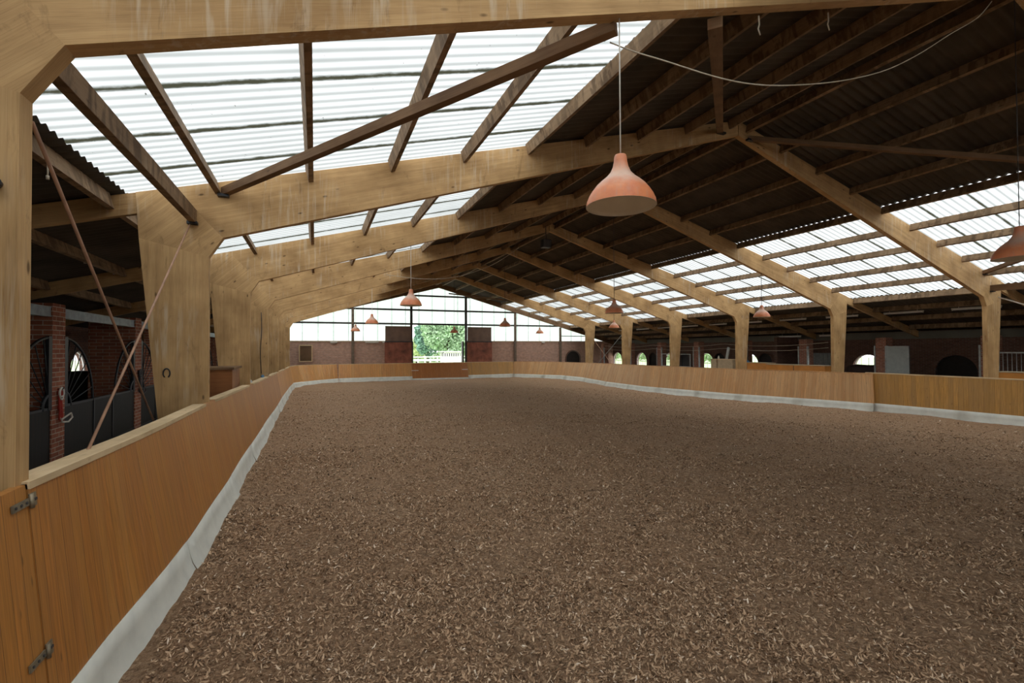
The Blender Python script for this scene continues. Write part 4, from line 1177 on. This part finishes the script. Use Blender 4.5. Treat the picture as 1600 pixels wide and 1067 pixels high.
# halters on the piers
def halter(c, mat, rope, label):
    root = empty('halter', c, label, 'halter')
    c = Vector(c)
    mb = MB(tuple(c))
    for dx, dz, ly, lz, ph in ((0.02, -0.20, 0.06, 0.24, 0.0), (0.035, -0.32, 0.075, 0.32, 0.6), (0.03, -0.28, 0.035, 0.30, 1.2)):
        pts = [c + Vector((dx + 0.012 * math.sin(3 * a_ + ph), ly * math.sin(a_), dz + lz * math.cos(a_))) for a_ in [2 * math.pi * k_ / 20 for k_ in range(20)]]
        mb.tube(pts, 0.018, 6, closed=True, flat=0.6)
    mb.build('straps', mat, root)
    mb = MB(tuple(c))
    for lz, ly, z_ in ((0.09, 0.1, -0.04), (0.13, 0.075, -0.06)):
        pts = [c + Vector((0.05, ly * math.sin(a_), z_ + lz * math.cos(a_))) for a_ in [2 * math.pi * k_ / 16 for k_ in range(16)]]
        mb.tube(pts, 0.018, 6, closed=True)
    pts = [c + Vector((0.05, 0.0, -0.62)), c + Vector((0.09, 0.14, -0.56)), c + Vector((0.1, 0.30, -0.52)), c + Vector((0.1, 0.36, -0.62)), c + Vector((0.08, 0.24, -0.70)), c + Vector((0.05, 0.04, -0.68))]
    mb.tube(pts, 0.02, 6, closed=True)
    mb.build('lead_rope', rope, root)
    mb = MB(tuple(c)); mb.tube([c + Vector((-0.03, 0, 0.04)), c + Vector((0.08, 0, 0.04)), c + Vector((0.09, 0, 0.08))], 0.01, 6); mb.build('hook', M['black_iron'], root)
halter((XS + 0.02, 13.2, zr(-0.85)), M['red_web'], M['white_rope'], 'red halter with a white lead rope on the brick pier')
halter((XS + 0.02, 18.2, zr(-0.65)), M['black_iron'], M['steel_dark'], 'black halter hanging on the third brick pier')

# brown cabinet behind the board
root = empty('tall_cabinet', (-2.2, 12.5, 0.3), 'reddish-brown wooden cabinet standing behind the board, between left columns', 'cabinet')
o_ = (-2.2, 12.5, 0.3)
mb = MB(o_); mb.box(-2.9, -1.68, 12.0, 13.1, 0.02, zr(-0.42), 'x'); mb.build('body', M['cabinet'], root, bevel=0.006)
mb = MB(o_); mb.box(-2.94, -1.64, 11.96, 13.14, zr(-0.42), zr(-0.37), 'x'); mb.build('top', M['strut'], root, bevel=0.004)
# clutter on the rail by the far left columns
for (x, y, z, col, nm, sx, sy) in ((-1.60, 14.3, ltop(14.3), 'galv', 'grey folded cloth lying on the left rail by the third column', 0.05, 0.35), (-1.60, 17.6, ltop(17.6), 'blue_cloth', 'blue cloth bundle on the left rail before the fourth column', 0.05, 0.4), (-1.60, 19.3, ltop(19.3), 'steel_dark', 'dark crumpled cloth on the left rail past the fourth column', 0.05, 0.25)):
    mb = MB((x, y, z))
    prof = [(0.0, 0.075), (0.03, 0.07), (0.05, 0.045), (0.055, 0.014)]
    n_ = 14
    b0 = len(mb.v)
    for rr_, zz2 in prof:
        for k_ in range(n_):
            a_ = 2 * math.pi * k_ / n_
            w_ = 1 + 0.18 * math.sin(3 * a_ + y)
            mb.v.append((x + rr_ * w_ * math.cos(a_), y + rr_ / 0.055 * sy * w_ * math.sin(a_) * 0.5, z + zz2 * (1 + 0.3 * math.sin(2 * a_))))
    for i in range(len(prof) - 1):
        for k_ in range(n_):
            k2 = (k_ + 1) % n_
            mb.f.append((b0 + (i + 1) * n_ + k_, b0 + (i + 1) * n_ + k2, b0 + i * n_ + k2, b0 + i * n_ + k_)); mb.uv.append([(0, 0)] * 4); mb.mi.append(0); mb.sm.append(True)
    tag(mb.build('cloth_bundle', M[col]), nm, 'cloth')
mb = MB((-1.66, Y0 + 3 * BAY, 0)); pts = [(-1.72 + 0.02 * math.sin(k_), Y0 + 3 * BAY - 0.02, zr(1.3 - 0.3 * k_)) for k_ in range(8)]
mb.tube(pts, 0.012, 6)
tag(mb.build('hanging_cable', M['steel_dark']), 'dark cable running down the fourth left column', 'cable')

# ------------------------------------------------------------------ fluorescent tubes
def tube_light(x, y, z, L, label, grp):
    o_ = (x, y, z)
    root = empty('fluorescent_light', o_, label, 'ceiling light', grp)
    mb = MB(o_); mb.box(x - 0.04, x + 0.04, y - L / 2, y + L / 2, z + 0.02, z + 0.07, 'y'); mb.build('housing', M['white_plastic'], root)
    mb = MB(o_); mb.tube([(x, y - L / 2 + 0.03, z), (x, y + L / 2 - 0.03, z)], 0.018, 8); mb.build('tube', M['white_paint'], root)
    mb = MB(o_)
    for s in (-1, 1): mb.box(x - 0.02, x + 0.02, y + s * (L / 2 - 0.02) - 0.015, y + s * (L / 2 - 0.02) + 0.015, z - 0.03, z + 0.025, 'z')
    for s in (-1, 1): mb.box(x - 0.006, x + 0.006, y + s * L * 0.35 - 0.006, y + s * L * 0.35 + 0.006, z + 0.07, zt(x) - 0.0, 'z')
    mb.build('end_caps', M['white_plastic'], root)
for j, yc in enumerate((12.5, 10.05, 17.65, 15.1, 22.8, 20.3, 27.7, 25.2, 32.6, 30.2)):
    order = sorted((12.5, 10.05, 17.65, 15.1, 22.8, 20.3, 27.7, 25.2, 32.6, 30.2)).index(yc)
    tube_light(23.5, yc, zr(1.46), 1.5, 'unlit fluorescent tube under the right aisle roof, %s from the camera' % ('first' if order == 0 else ORD[order]), 'fluorescent tubes of the right aisle')
for j, yc in enumerate((19.8, 17.3)):
    tube_light(26.1, yc, zr(0.62), 1.4, 'unlit fluorescent tube high along the right brick wall, %s' % ('farther one' if j == 0 else 'nearer one'), 'fluorescent tubes along the right wall')
tube_light(-4.2, 12.6, zr(1.76), 1.5, 'unlit fluorescent tube under the left aisle roof', 'fluorescent tubes of the left aisle')

# ------------------------------------------------------------------ right aisle
XP = 24.2
py = [10.0, 13.8, 17.6, 21.45, 25.35, 29.15, 33.0, 36.9]
for j, y in enumerate(py):
    root = empty('brick_pillar', (XP, y, 0.1), 'red brick pillar of the right stables with steel door posts, %s from the camera' % ('first' if j == 0 else ORD[j]), 'pillar', 'brick pillars of the right stable row')
    o_ = (XP, y, 0.1)
    mb = MB(o_); mb.wallbox(XP, XP + 0.5, y - 0.22, y + 0.22, 0.1, zr(0.43)); mb.build('shaft', M['brick_pale_row'], root)
    for s in (-1, 1):
        mb = MB(o_); mb.box(XP - 0.03, XP + 0.08, y + s * 0.25 - 0.03, y + s * 0.25 + 0.03, 0.1, zr(0.06), 'z'); mb.build('door_post', M['galv'], root)
mb = MB((XP, 8, zr(0.2))); mb.wallbox(XP + 0.5, XRW - 0.01, 19.55, 19.72, 0.1, zr(0.6))
tag(mb.build('stall_partition', M['brick_dull']), 'brick cross wall between the right stalls', 'partition')
root = empty('stable_door', (XP, 13.1, 0.2), 'plain grey stable door panel beside a red brick pillar', 'door')
o_ = (XP, 13.1, 0.2)
mb = MB(o_); mb.box(XP - 0.09, XP - 0.05, 12.66, 13.54, 0.2, zr(0.0), 'z'); mb.build('panel', M['grey_panel'], root)
mb = MB(o_)
for a, b, c, d in ((12.62, 12.66, 0.2, zr(0.03)), (13.54, 13.58, 0.2, zr(0.03)), (12.62, 13.58, zr(0.0), zr(0.04))): mb.box(XP - 0.10, XP - 0.04, a, b, c, d)
mb.build('frame', M['galv'], root)
def slat_gate(x, ya, yb, z1, mat, bmat, label, bars=10):
    o_ = (x, ya, 0.2)
    root = empty('barred_gate', o_, label, 'gate', 'barred gates of the right stables')
    mb = MB(o_)
    for y in (ya, yb): mb.box(x - 0.03, x + 0.03, y - 0.03, y + 0.03, 0.15, z1, 'z')
    for z in (0.25, z1 - 0.9, z1 - 0.02): mb.box(x - 0.025, x + 0.025, ya, yb, z - 0.025, z + 0.025, 'y')
    mb.build('frame', mat, root)
    mb = MB(o_)
    for k_ in range(1, bars): 
        y = ya + (yb - ya) * k_ / bars
        mb.tube([(x, y, 0.25), (x, y, z1 - 0.02)], 0.012, 6)
    mb.build('bars', bmat, root)
slat_gate(XP, 6.4, 9.7, zr(-0.22), M['galv'], M['galv'], 'grey barred gate at the right edge behind the amber kickboard', 26)
slat_gate(XP, 25.9, 28.85, zr(-0.42), M['galv'], M['steel_dark'], 'dark barred gate between fifth and sixth right pillars', 24)
root = empty('sliding_stable_door', (26.45, 18.1, 0.2), 'pale ribbed door against the right brick wall', 'door')
o_ = (26.4, 18.1, 0.2)
mb = MB(o_); mb.box(26.42, 26.46, 17.55, 18.75, 0.15, zr(-0.32), 'z'); mb.build('panel', M['grey_panel'], root).location = (0, 0, 0)
mb = MB(o_)
for k_ in range(9): mb.box(26.39, 26.42, 17.6 + k_ * 0.135, 17.62 + k_ * 0.135, 0.15, zr(-0.32), 'z')
mb.build('ribs', M['galv'], root)
root.location = o_
# doorway
root = empty('door_1', (26.5, 20.1, 0.1)); root['kind'] = 'structure'; root['label'] = 'white framed dark doorway in the right brick wall'
o_ = (26.5, 20.1, 0.1)
mb = MB(o_)
for a, b, c, d in ((19.60, 19.72, 0.1, zr(-0.38)), (20.30, 20.52, 0.1, zr(-0.38)), (19.60, 20.52, zr(-0.44), zr(-0.36))): mb.box(26.44, 26.54, a, b, c, d)
mb.build('door_frame', M['white_paint'], root)
mb = MB(o_); mb.box(26.52, 26.545, 19.72, 20.3, 0.1, zr(-0.44), 'z'); mb.build('shade_panel', M['shutter'], root)  # flat dark panel stands for the darkness inside the open doorway

def crate(name, x0, x1, y0, y1, z0, z1, mat, label, cat, joint=False):
    o_ = (x0, y0, z0)
    root = empty(name, o_, label, cat)
    mb = MB(o_); mb.box(x0, x1, y0, y1, z0, z1 - 0.03); mb.build('body', M[mat], root, bevel=0.004)
    mb = MB(o_); mb.box(x0 - 0.02, x1 + 0.02, y0 - 0.02, y1 + 0.02, z1 - 0.03, z1); mb.build('lid', M['tan_ply'] if mat != 'tan_ply' else M['cap'], root, bevel=0.004)
    if joint:
        mb = MB(o_)
        ym = (y0 + y1) / 2
        mb.box(x0 - 0.012, x0, ym - 0.02, ym + 0.02, z0, z1 - 0.04); mb.build('joint_batten', M['strut'], root)
crate('wooden_bench_box', 21.5, 22.1, 14.6, 17.65, 0.12, zr(-0.84), 'orange_ply', 'long low orange wooden box behind the right kickboard', 'box', True)
crate('wooden_bench_box', 21.9, 22.5, 17.9, 19.2, 0.12, zr(-0.80), 'orange_ply', 'short orange wooden box behind the long one at right', 'box')
crate('wooden_bench_box', 21.6, 22.2, 6.2, 8.72, 0.12, zr(-0.86), 'orange_ply', 'orange wooden box at right edge of the view behind the board', 'box')
crate('storage_cabinet', 21.9, 22.6, 20.15, 21.25, 0.12, zr(-0.66), 'tan_ply', 'wide tan plywood cabinet before the fourth right column', 'cabinet')
crate('storage_cabinet', 21.9, 22.6, 21.33, 21.75, 0.12, zr(-0.66), 'tan_ply', 'narrow tan plywood cabinet beside the wide one', 'cabinet')
mb = MB((22.2, 20.8, 0)); mb.beam((22.3, 20.95, zr(-0.66)), (22.3, 20.78, zr(0.02)), 0.16, 0.06, up=(1, 0, 0))
tag(mb.build('steel_duct', M['galv']), 'leaning grey metal duct standing on the tan cabinet', 'duct')
mb = MB((22.2, 21.2, zr(-0.66))); mb.lathe([(0.0, 0.0), (0.05, 0.0), (0.05, 0.10), (0.025, 0.15), (0.025, 0.19), (0.0, 0.19)], (22.2, 21.45, zr(-0.66)), 12)
tag(mb.build('bottle', M['white_plastic']), 'small pale bottle on top of the tan cabinets', 'bottle')
mb = MB((21.0, 18.9, 0))
mb.lathe([(0.0, 0.12), (0.2, 0.12), (0.17, 0.6), (0.22, 1.2), (0.18, 1.55), (0.08, 1.72), (0.0, 1.74)], (22.7, 18.95 + 0.9, 0.0), 14)
tag(mb.build('covered_post', M['blue_cloth']), 'dark blue covered post beside the fourth right column', 'cover')
mb = MB((22, 12, 0)); mb.box(20.22, 20.34, 11.0, 11.9 - 0.05, zr(-1.0), zr(-0.975), 'y')
# thin white lines strung along the stables
for z, nm in ((0.25, 'upper'), (-0.02, 'lower')):
    mb = MB((XP - 0.3, 18, zr(z)))
    pts = []
    for a in np.linspace(16, 36, 41):
        ph = ((a - 16) / 6.66) % 1.0
        pts.append((XP - 0.35, float(a), zr(z) - 0.16 * 4 * ph * (1 - ph)))
    mb.tube(pts, 0.012, 5)
    tag(mb.build('slack_wire', M['rope']), '%s slack wire strung along the right stable pillars' % nm, 'wire', 'slack wires along the right stables')
# plaster band below the right eaves (inside face of the eaves beam)
mb = MB(); mb.box(XRW - 0.1, XRW - 0.01, BACK, GY, zr(0.38), zr(0.74), 'y')
tag(mb.build('trim_eaves_right', M['plaster']), 'grey plaster band under the right eaves', kind='structure')

# ------------------------------------------------------------------ horse standing in the right stall
def horse(x, y, ang, label):
    nodes = [  # x forward, z up, radius x/y
        ((-0.72, 0, 1.18), 0.20), ((-0.50, 0, 1.22), 0.27), ((0.0, 0, 1.15), 0.30), ((0.42, 0, 1.18), 0.29), ((0.62, 0, 1.24), 0.22),
        ((0.92, 0, 1.42), 0.15), ((1.15, 0, 1.55), 0.12), ((1.30, 0, 1.52), 0.12), ((1.55, 0, 1.32), 0.085), ((1.70, 0, 1.20), 0.07)]
    verts = [n[0] for n in nodes]; rad = [n[1] for n in nodes]
    edges_ = [(i, i + 1) for i in range(len(nodes) - 1)]
    def leg(root_i, pts):
        prev = root_i
        for p, r_ in pts:
            verts.append(p); rad.append(r_); edges_.append((prev, len(verts) - 1)); prev = len(verts) - 1
    for s in (-1, 1):
        leg(1, [((-0.58, s * 0.15, 0.95), 0.16), ((-0.48, s * 0.16, 0.72), 0.10), ((-0.72, s * 0.16, 0.47), 0.055), ((-0.66, s * 0.16, 0.14), 0.04), ((-0.60, s * 0.16, 0.03), 0.055)])
        leg(3, [((0.48, s * 0.15, 0.88), 0.13), ((0.50, s * 0.15, 0.70), 0.08), ((0.50, s * 0.15, 0.42), 0.05), ((0.50, s * 0.15, 0.14), 0.036), ((0.55, s * 0.15, 0.03), 0.052)])
    me = bpy.data.meshes.new('horse_body')
    me.from_pydata(verts, edges_, [])
    me.materials.append(M['horse'])
    o = bpy.data.objects.new('horse', me); C.objects.link(o)
    sk = o.modifiers.new('skin', 'SKIN')
    for i, r_ in enumerate(rad):
        me.skin_vertices[0].data[i].radius = (r_, r_)
    me.skin_vertices[0].data[2].use_root = True
    sk.use_smooth_shade = True
    o.modifiers.new('sub', 'SUBSURF').render_levels = 2
    o.location = (x, y, 0.12); o.rotation_euler = (0, 0, ang)
    tag(o, label, 'horse')
    mb = MB()
    for s in (-1, 1):
        mb.lathe([(0.035, 0.0), (0.03, 0.06), (0.0, 0.14)], (1.24, s * 0.07, 1.60), 8)
    mb.build('ears', M['horse'], o)
    mb = MB(); mb.tube([(-0.88, 0, 1.25), (-0.98, 0, 1.05), (-0.98, 0, 0.7), (-0.95, 0, 0.45)], [0.04, 0.06, 0.07, 0.02], 8, flat=0.6); mb.build('tail', M['shutter'], o)
    mb = MB(); mb.tube([(0.62, 0, 1.46), (0.85, 0, 1.58), (1.05, 0, 1.70), (1.2, 0, 1.70)], [0.05, 0.06, 0.05, 0.03], 8, flat=0.35); mb.build('mane', M['shutter'], o)
    return o
hb = horse(25.3, 15.3, math.radians(-90), 'dark bay horse standing in the stall before the bright arched window')

# ------------------------------------------------------------------ outside
m = MB(); m.wallbox(-60, 120, GY + 0.4, 160, -0.4, -0.02)
tag(m.build('floor_outside', M['grass']), 'grass outside beyond the gable', kind='structure')
m = MB(); m.wallbox(XRW + 0.4, 90, -40, GY + 0.38, -0.4, -0.03)
tag(m.build('floor_outside_right', M['white_plastic']), 'pale paving outside the right wall', kind='structure')
m = MB(); m.wallbox(-70, XLW - 0.4, -40, GY + 0.38, -0.4, -0.03)
tag(m.build('floor_outside_left', M['white_plastic']), 'pale paving outside the left wall', kind='structure')

def leaves_mesh(name, blobs, mat, n, size, parent, origin):
    V = []; Fc = []
    tot = sum(b[3] ** 2 for b in blobs)
    for bx, by, bz, br, fl in blobs:
        k_ = int(n * br * br / tot)
        u = RNG.normal(size=(k_, 3)); u /= np.linalg.norm(u, axis=1)[:, None]
        rad = br * RNG.uniform(0.72, 1.04, k_) * (1 + 0.18 * np.sin(u[:, 0] * 7 + bx) * np.sin(u[:, 2] * 6 + by))
        c = np.array([bx, by, bz]) + u * rad[:, None] * np.array([1, 1, fl])
        a = RNG.normal(size=(k_, 3)); a /= np.linalg.norm(a, axis=1)[:, None]
        b = np.cross(a, RNG.normal(size=(k_, 3))); b /= np.linalg.norm(b, axis=1)[:, None]
        s = size * RNG.uniform(0.6, 1.3, k_)[:, None]
        base = sum(len(v) for v in V)
        q4 = np.stack([c - a * s, c + b * s * 0.5, c + a * s, c - b * s * 0.5], 1).reshape(-1, 3)
        V.append(q4)
        i = base + np.arange(k_) * 4
        Fc.append(np.stack([i, i + 1, i + 2, i + 3], -1))
    V = np.concatenate(V) - np.array(origin); Fq = np.concatenate(Fc)
    me = bpy.data.meshes.new(name)
    me.vertices.add(len(V)); me.vertices.foreach_set('co', V.ravel())
    me.loops.add(Fq.size); me.loops.foreach_set('vertex_index', Fq.ravel().astype(np.int32))
    me.polygons.add(len(Fq)); me.polygons.foreach_set('loop_start', (np.arange(len(Fq)) * 4).astype(np.int32))
    me.update(calc_edges=True); me.materials.append(mat)
    o = bpy.data.objects.new(name, me); C.objects.link(o); o.parent = parent
    return o
def tree(name, px, Y, hgt, rad, mat, label, n=9000, size=0.22, low=0.25):
    b = px_at(px, 560, Y)
    o_ = (b.x, Y, 0.0)
    root = empty(name, o_, label, 'tree')
    mb = MB(o_); mb.tube([(b.x, Y, -0.1), (b.x + 0.1, Y, hgt * 0.3), (b.x, Y, hgt * 0.6)], [0.05 * rad + 0.1, 0.04 * rad + 0.08, 0.05], 10)
    for a in range(5):
        aa = a * 1.26
        mb.tube([(b.x, Y, hgt * 0.3), (b.x + rad * 0.5 * math.cos(aa), Y + rad * 0.5 * math.sin(aa), hgt * 0.55)], [0.12, 0.04], 6)
    mb.build('trunk', M['bark'], root)
    blobs = [(b.x, Y, hgt * 0.6, rad, 1.0 * hgt * 0.42 / rad)]
    for k_ in range(9):
        aa = k_ * 0.7 + px; rr_ = rad * 0.62
        blobs.append((b.x + rr_ * math.cos(aa), Y + rr_ * math.sin(aa), hgt * (low + 0.12 + 0.55 * ((k_ * 0.37) % 1)), rad * 0.52, 0.9))
    leaves_mesh('foliage', blobs, mat, n, size, root, o_)
    return root
tree('leafy_tree', 697, 66, 9.0, 3.4, M['leaf'], 'broad green tree seen through the gable opening', 16000)
tree('conifer', 668, 74, 7.0, 1.9, M['leaf_dark'], 'darker blue-green tree at left of the broad tree outside', 6000)
tree('leafy_tree', 722, 78, 9.0, 3.2, M['leaf_yellow'], 'pale green tree at the right of the gable opening', 9000)
tree('bush', 651, 84, 4.2, 1.6, M['leaf_yellow'], 'yellow-green bush at the left edge of the gable opening', 4000, 0.18, 0.1)
# hedge
root = empty('hedge', (12, 92, 0), 'low green hedge beyond the white fence outside', 'hedge')
leaves_mesh('foliage', [(2 + 1.5 * k_, 92, 0.9, 1.25, 0.9) for k_ in range(22)], M['hedge'], 12000, 0.2, root, (12, 92, 0))
for hx, hy in ((58, 70),):
    root = empty('hedge', (hx, hy, 0), 'green hedge outside the right-hand arched windows', 'hedge')
    leaves_mesh('foliage', [(hx + 0.6 * math.sin(k_), 55 + 1.6 * k_, 1.3, 1.0, 1.0) for k_ in range(24)], M['hedge'], 14000, 0.2, root, (hx, hy, 0))
# white paddock fence
def fence(Y, xa, xb, hgt, label, nb):
    o_ = (xa, Y, 0)
    root = empty('paddock_fence', o_, label, 'fence', 'white paddock fences outside the gable')
    for k_ in range(nb + 1):
        x = xa + (xb - xa) * k_ / nb
        mb = MB(o_); mb.box(x - 0.07, x + 0.07, Y - 0.07, Y + 0.07, -0.05, hgt + 0.1, 'z'); mb.build('post', M['white_paint'], root)
    for z in (hgt * 0.35, hgt * 0.65, hgt * 0.97):
        mb = MB(o_); mb.box(xa, xb, Y - 0.03, Y + 0.03, z - 0.08, z + 0.08, 'x'); mb.build('rail', M['white_paint'], root)
pa = px_at(642, 560, 52); pb = px_at(726, 560, 52)
fence(52, pa.x - 2, pb.x + 3, 1.35, 'white three-rail paddock fence nearest the gable opening', 8)
pa = px_at(640, 560, 62)
fence(62, pa.x - 3, pa.x + 12, 1.5, 'white three-rail paddock fence farther out, behind the nearer one', 9)
# white pavilion
pa = px_at(694, 557, 58); pb = px_at(721, 557, 58)
o_ = (pa.x, 58, 0)
root = empty('judge_pavilion', o_, 'small white pavilion with a row of dark openings outside', 'pavilion')
xa, xb = pa.x, pb.x
mb = MB(o_); mb.box(xa, xb, 58, 60, -0.05, 1.55); mb.box(xa, xb, 58, 58.1, 1.95, 2.1); mb.box(xa, xb, 59.9, 60, 1.5, 2.1); mb.build('walls', M['white_paint'], root)
for k_ in range(9):
    x = xa + (xb - xa) * k_ / 8
    mb = MB(o_); mb.box(x - 0.07, x + 0.07, 58, 58.12, 1.5, 2.0, 'z'); mb.build('mullion', M['white_paint'], root)
mb = MB(o_); mb.box(xa - 0.15, xb + 0.15, 57.85, 60.15, 2.1, 2.2); mb.build('roof', M['white_paint'], root)
mb = MB(o_); mb.box(xa + 0.1, xb - 0.1, 59.0, 59.05, 1.55, 2.08); mb.build('dark_screen', M['shutter'], root)
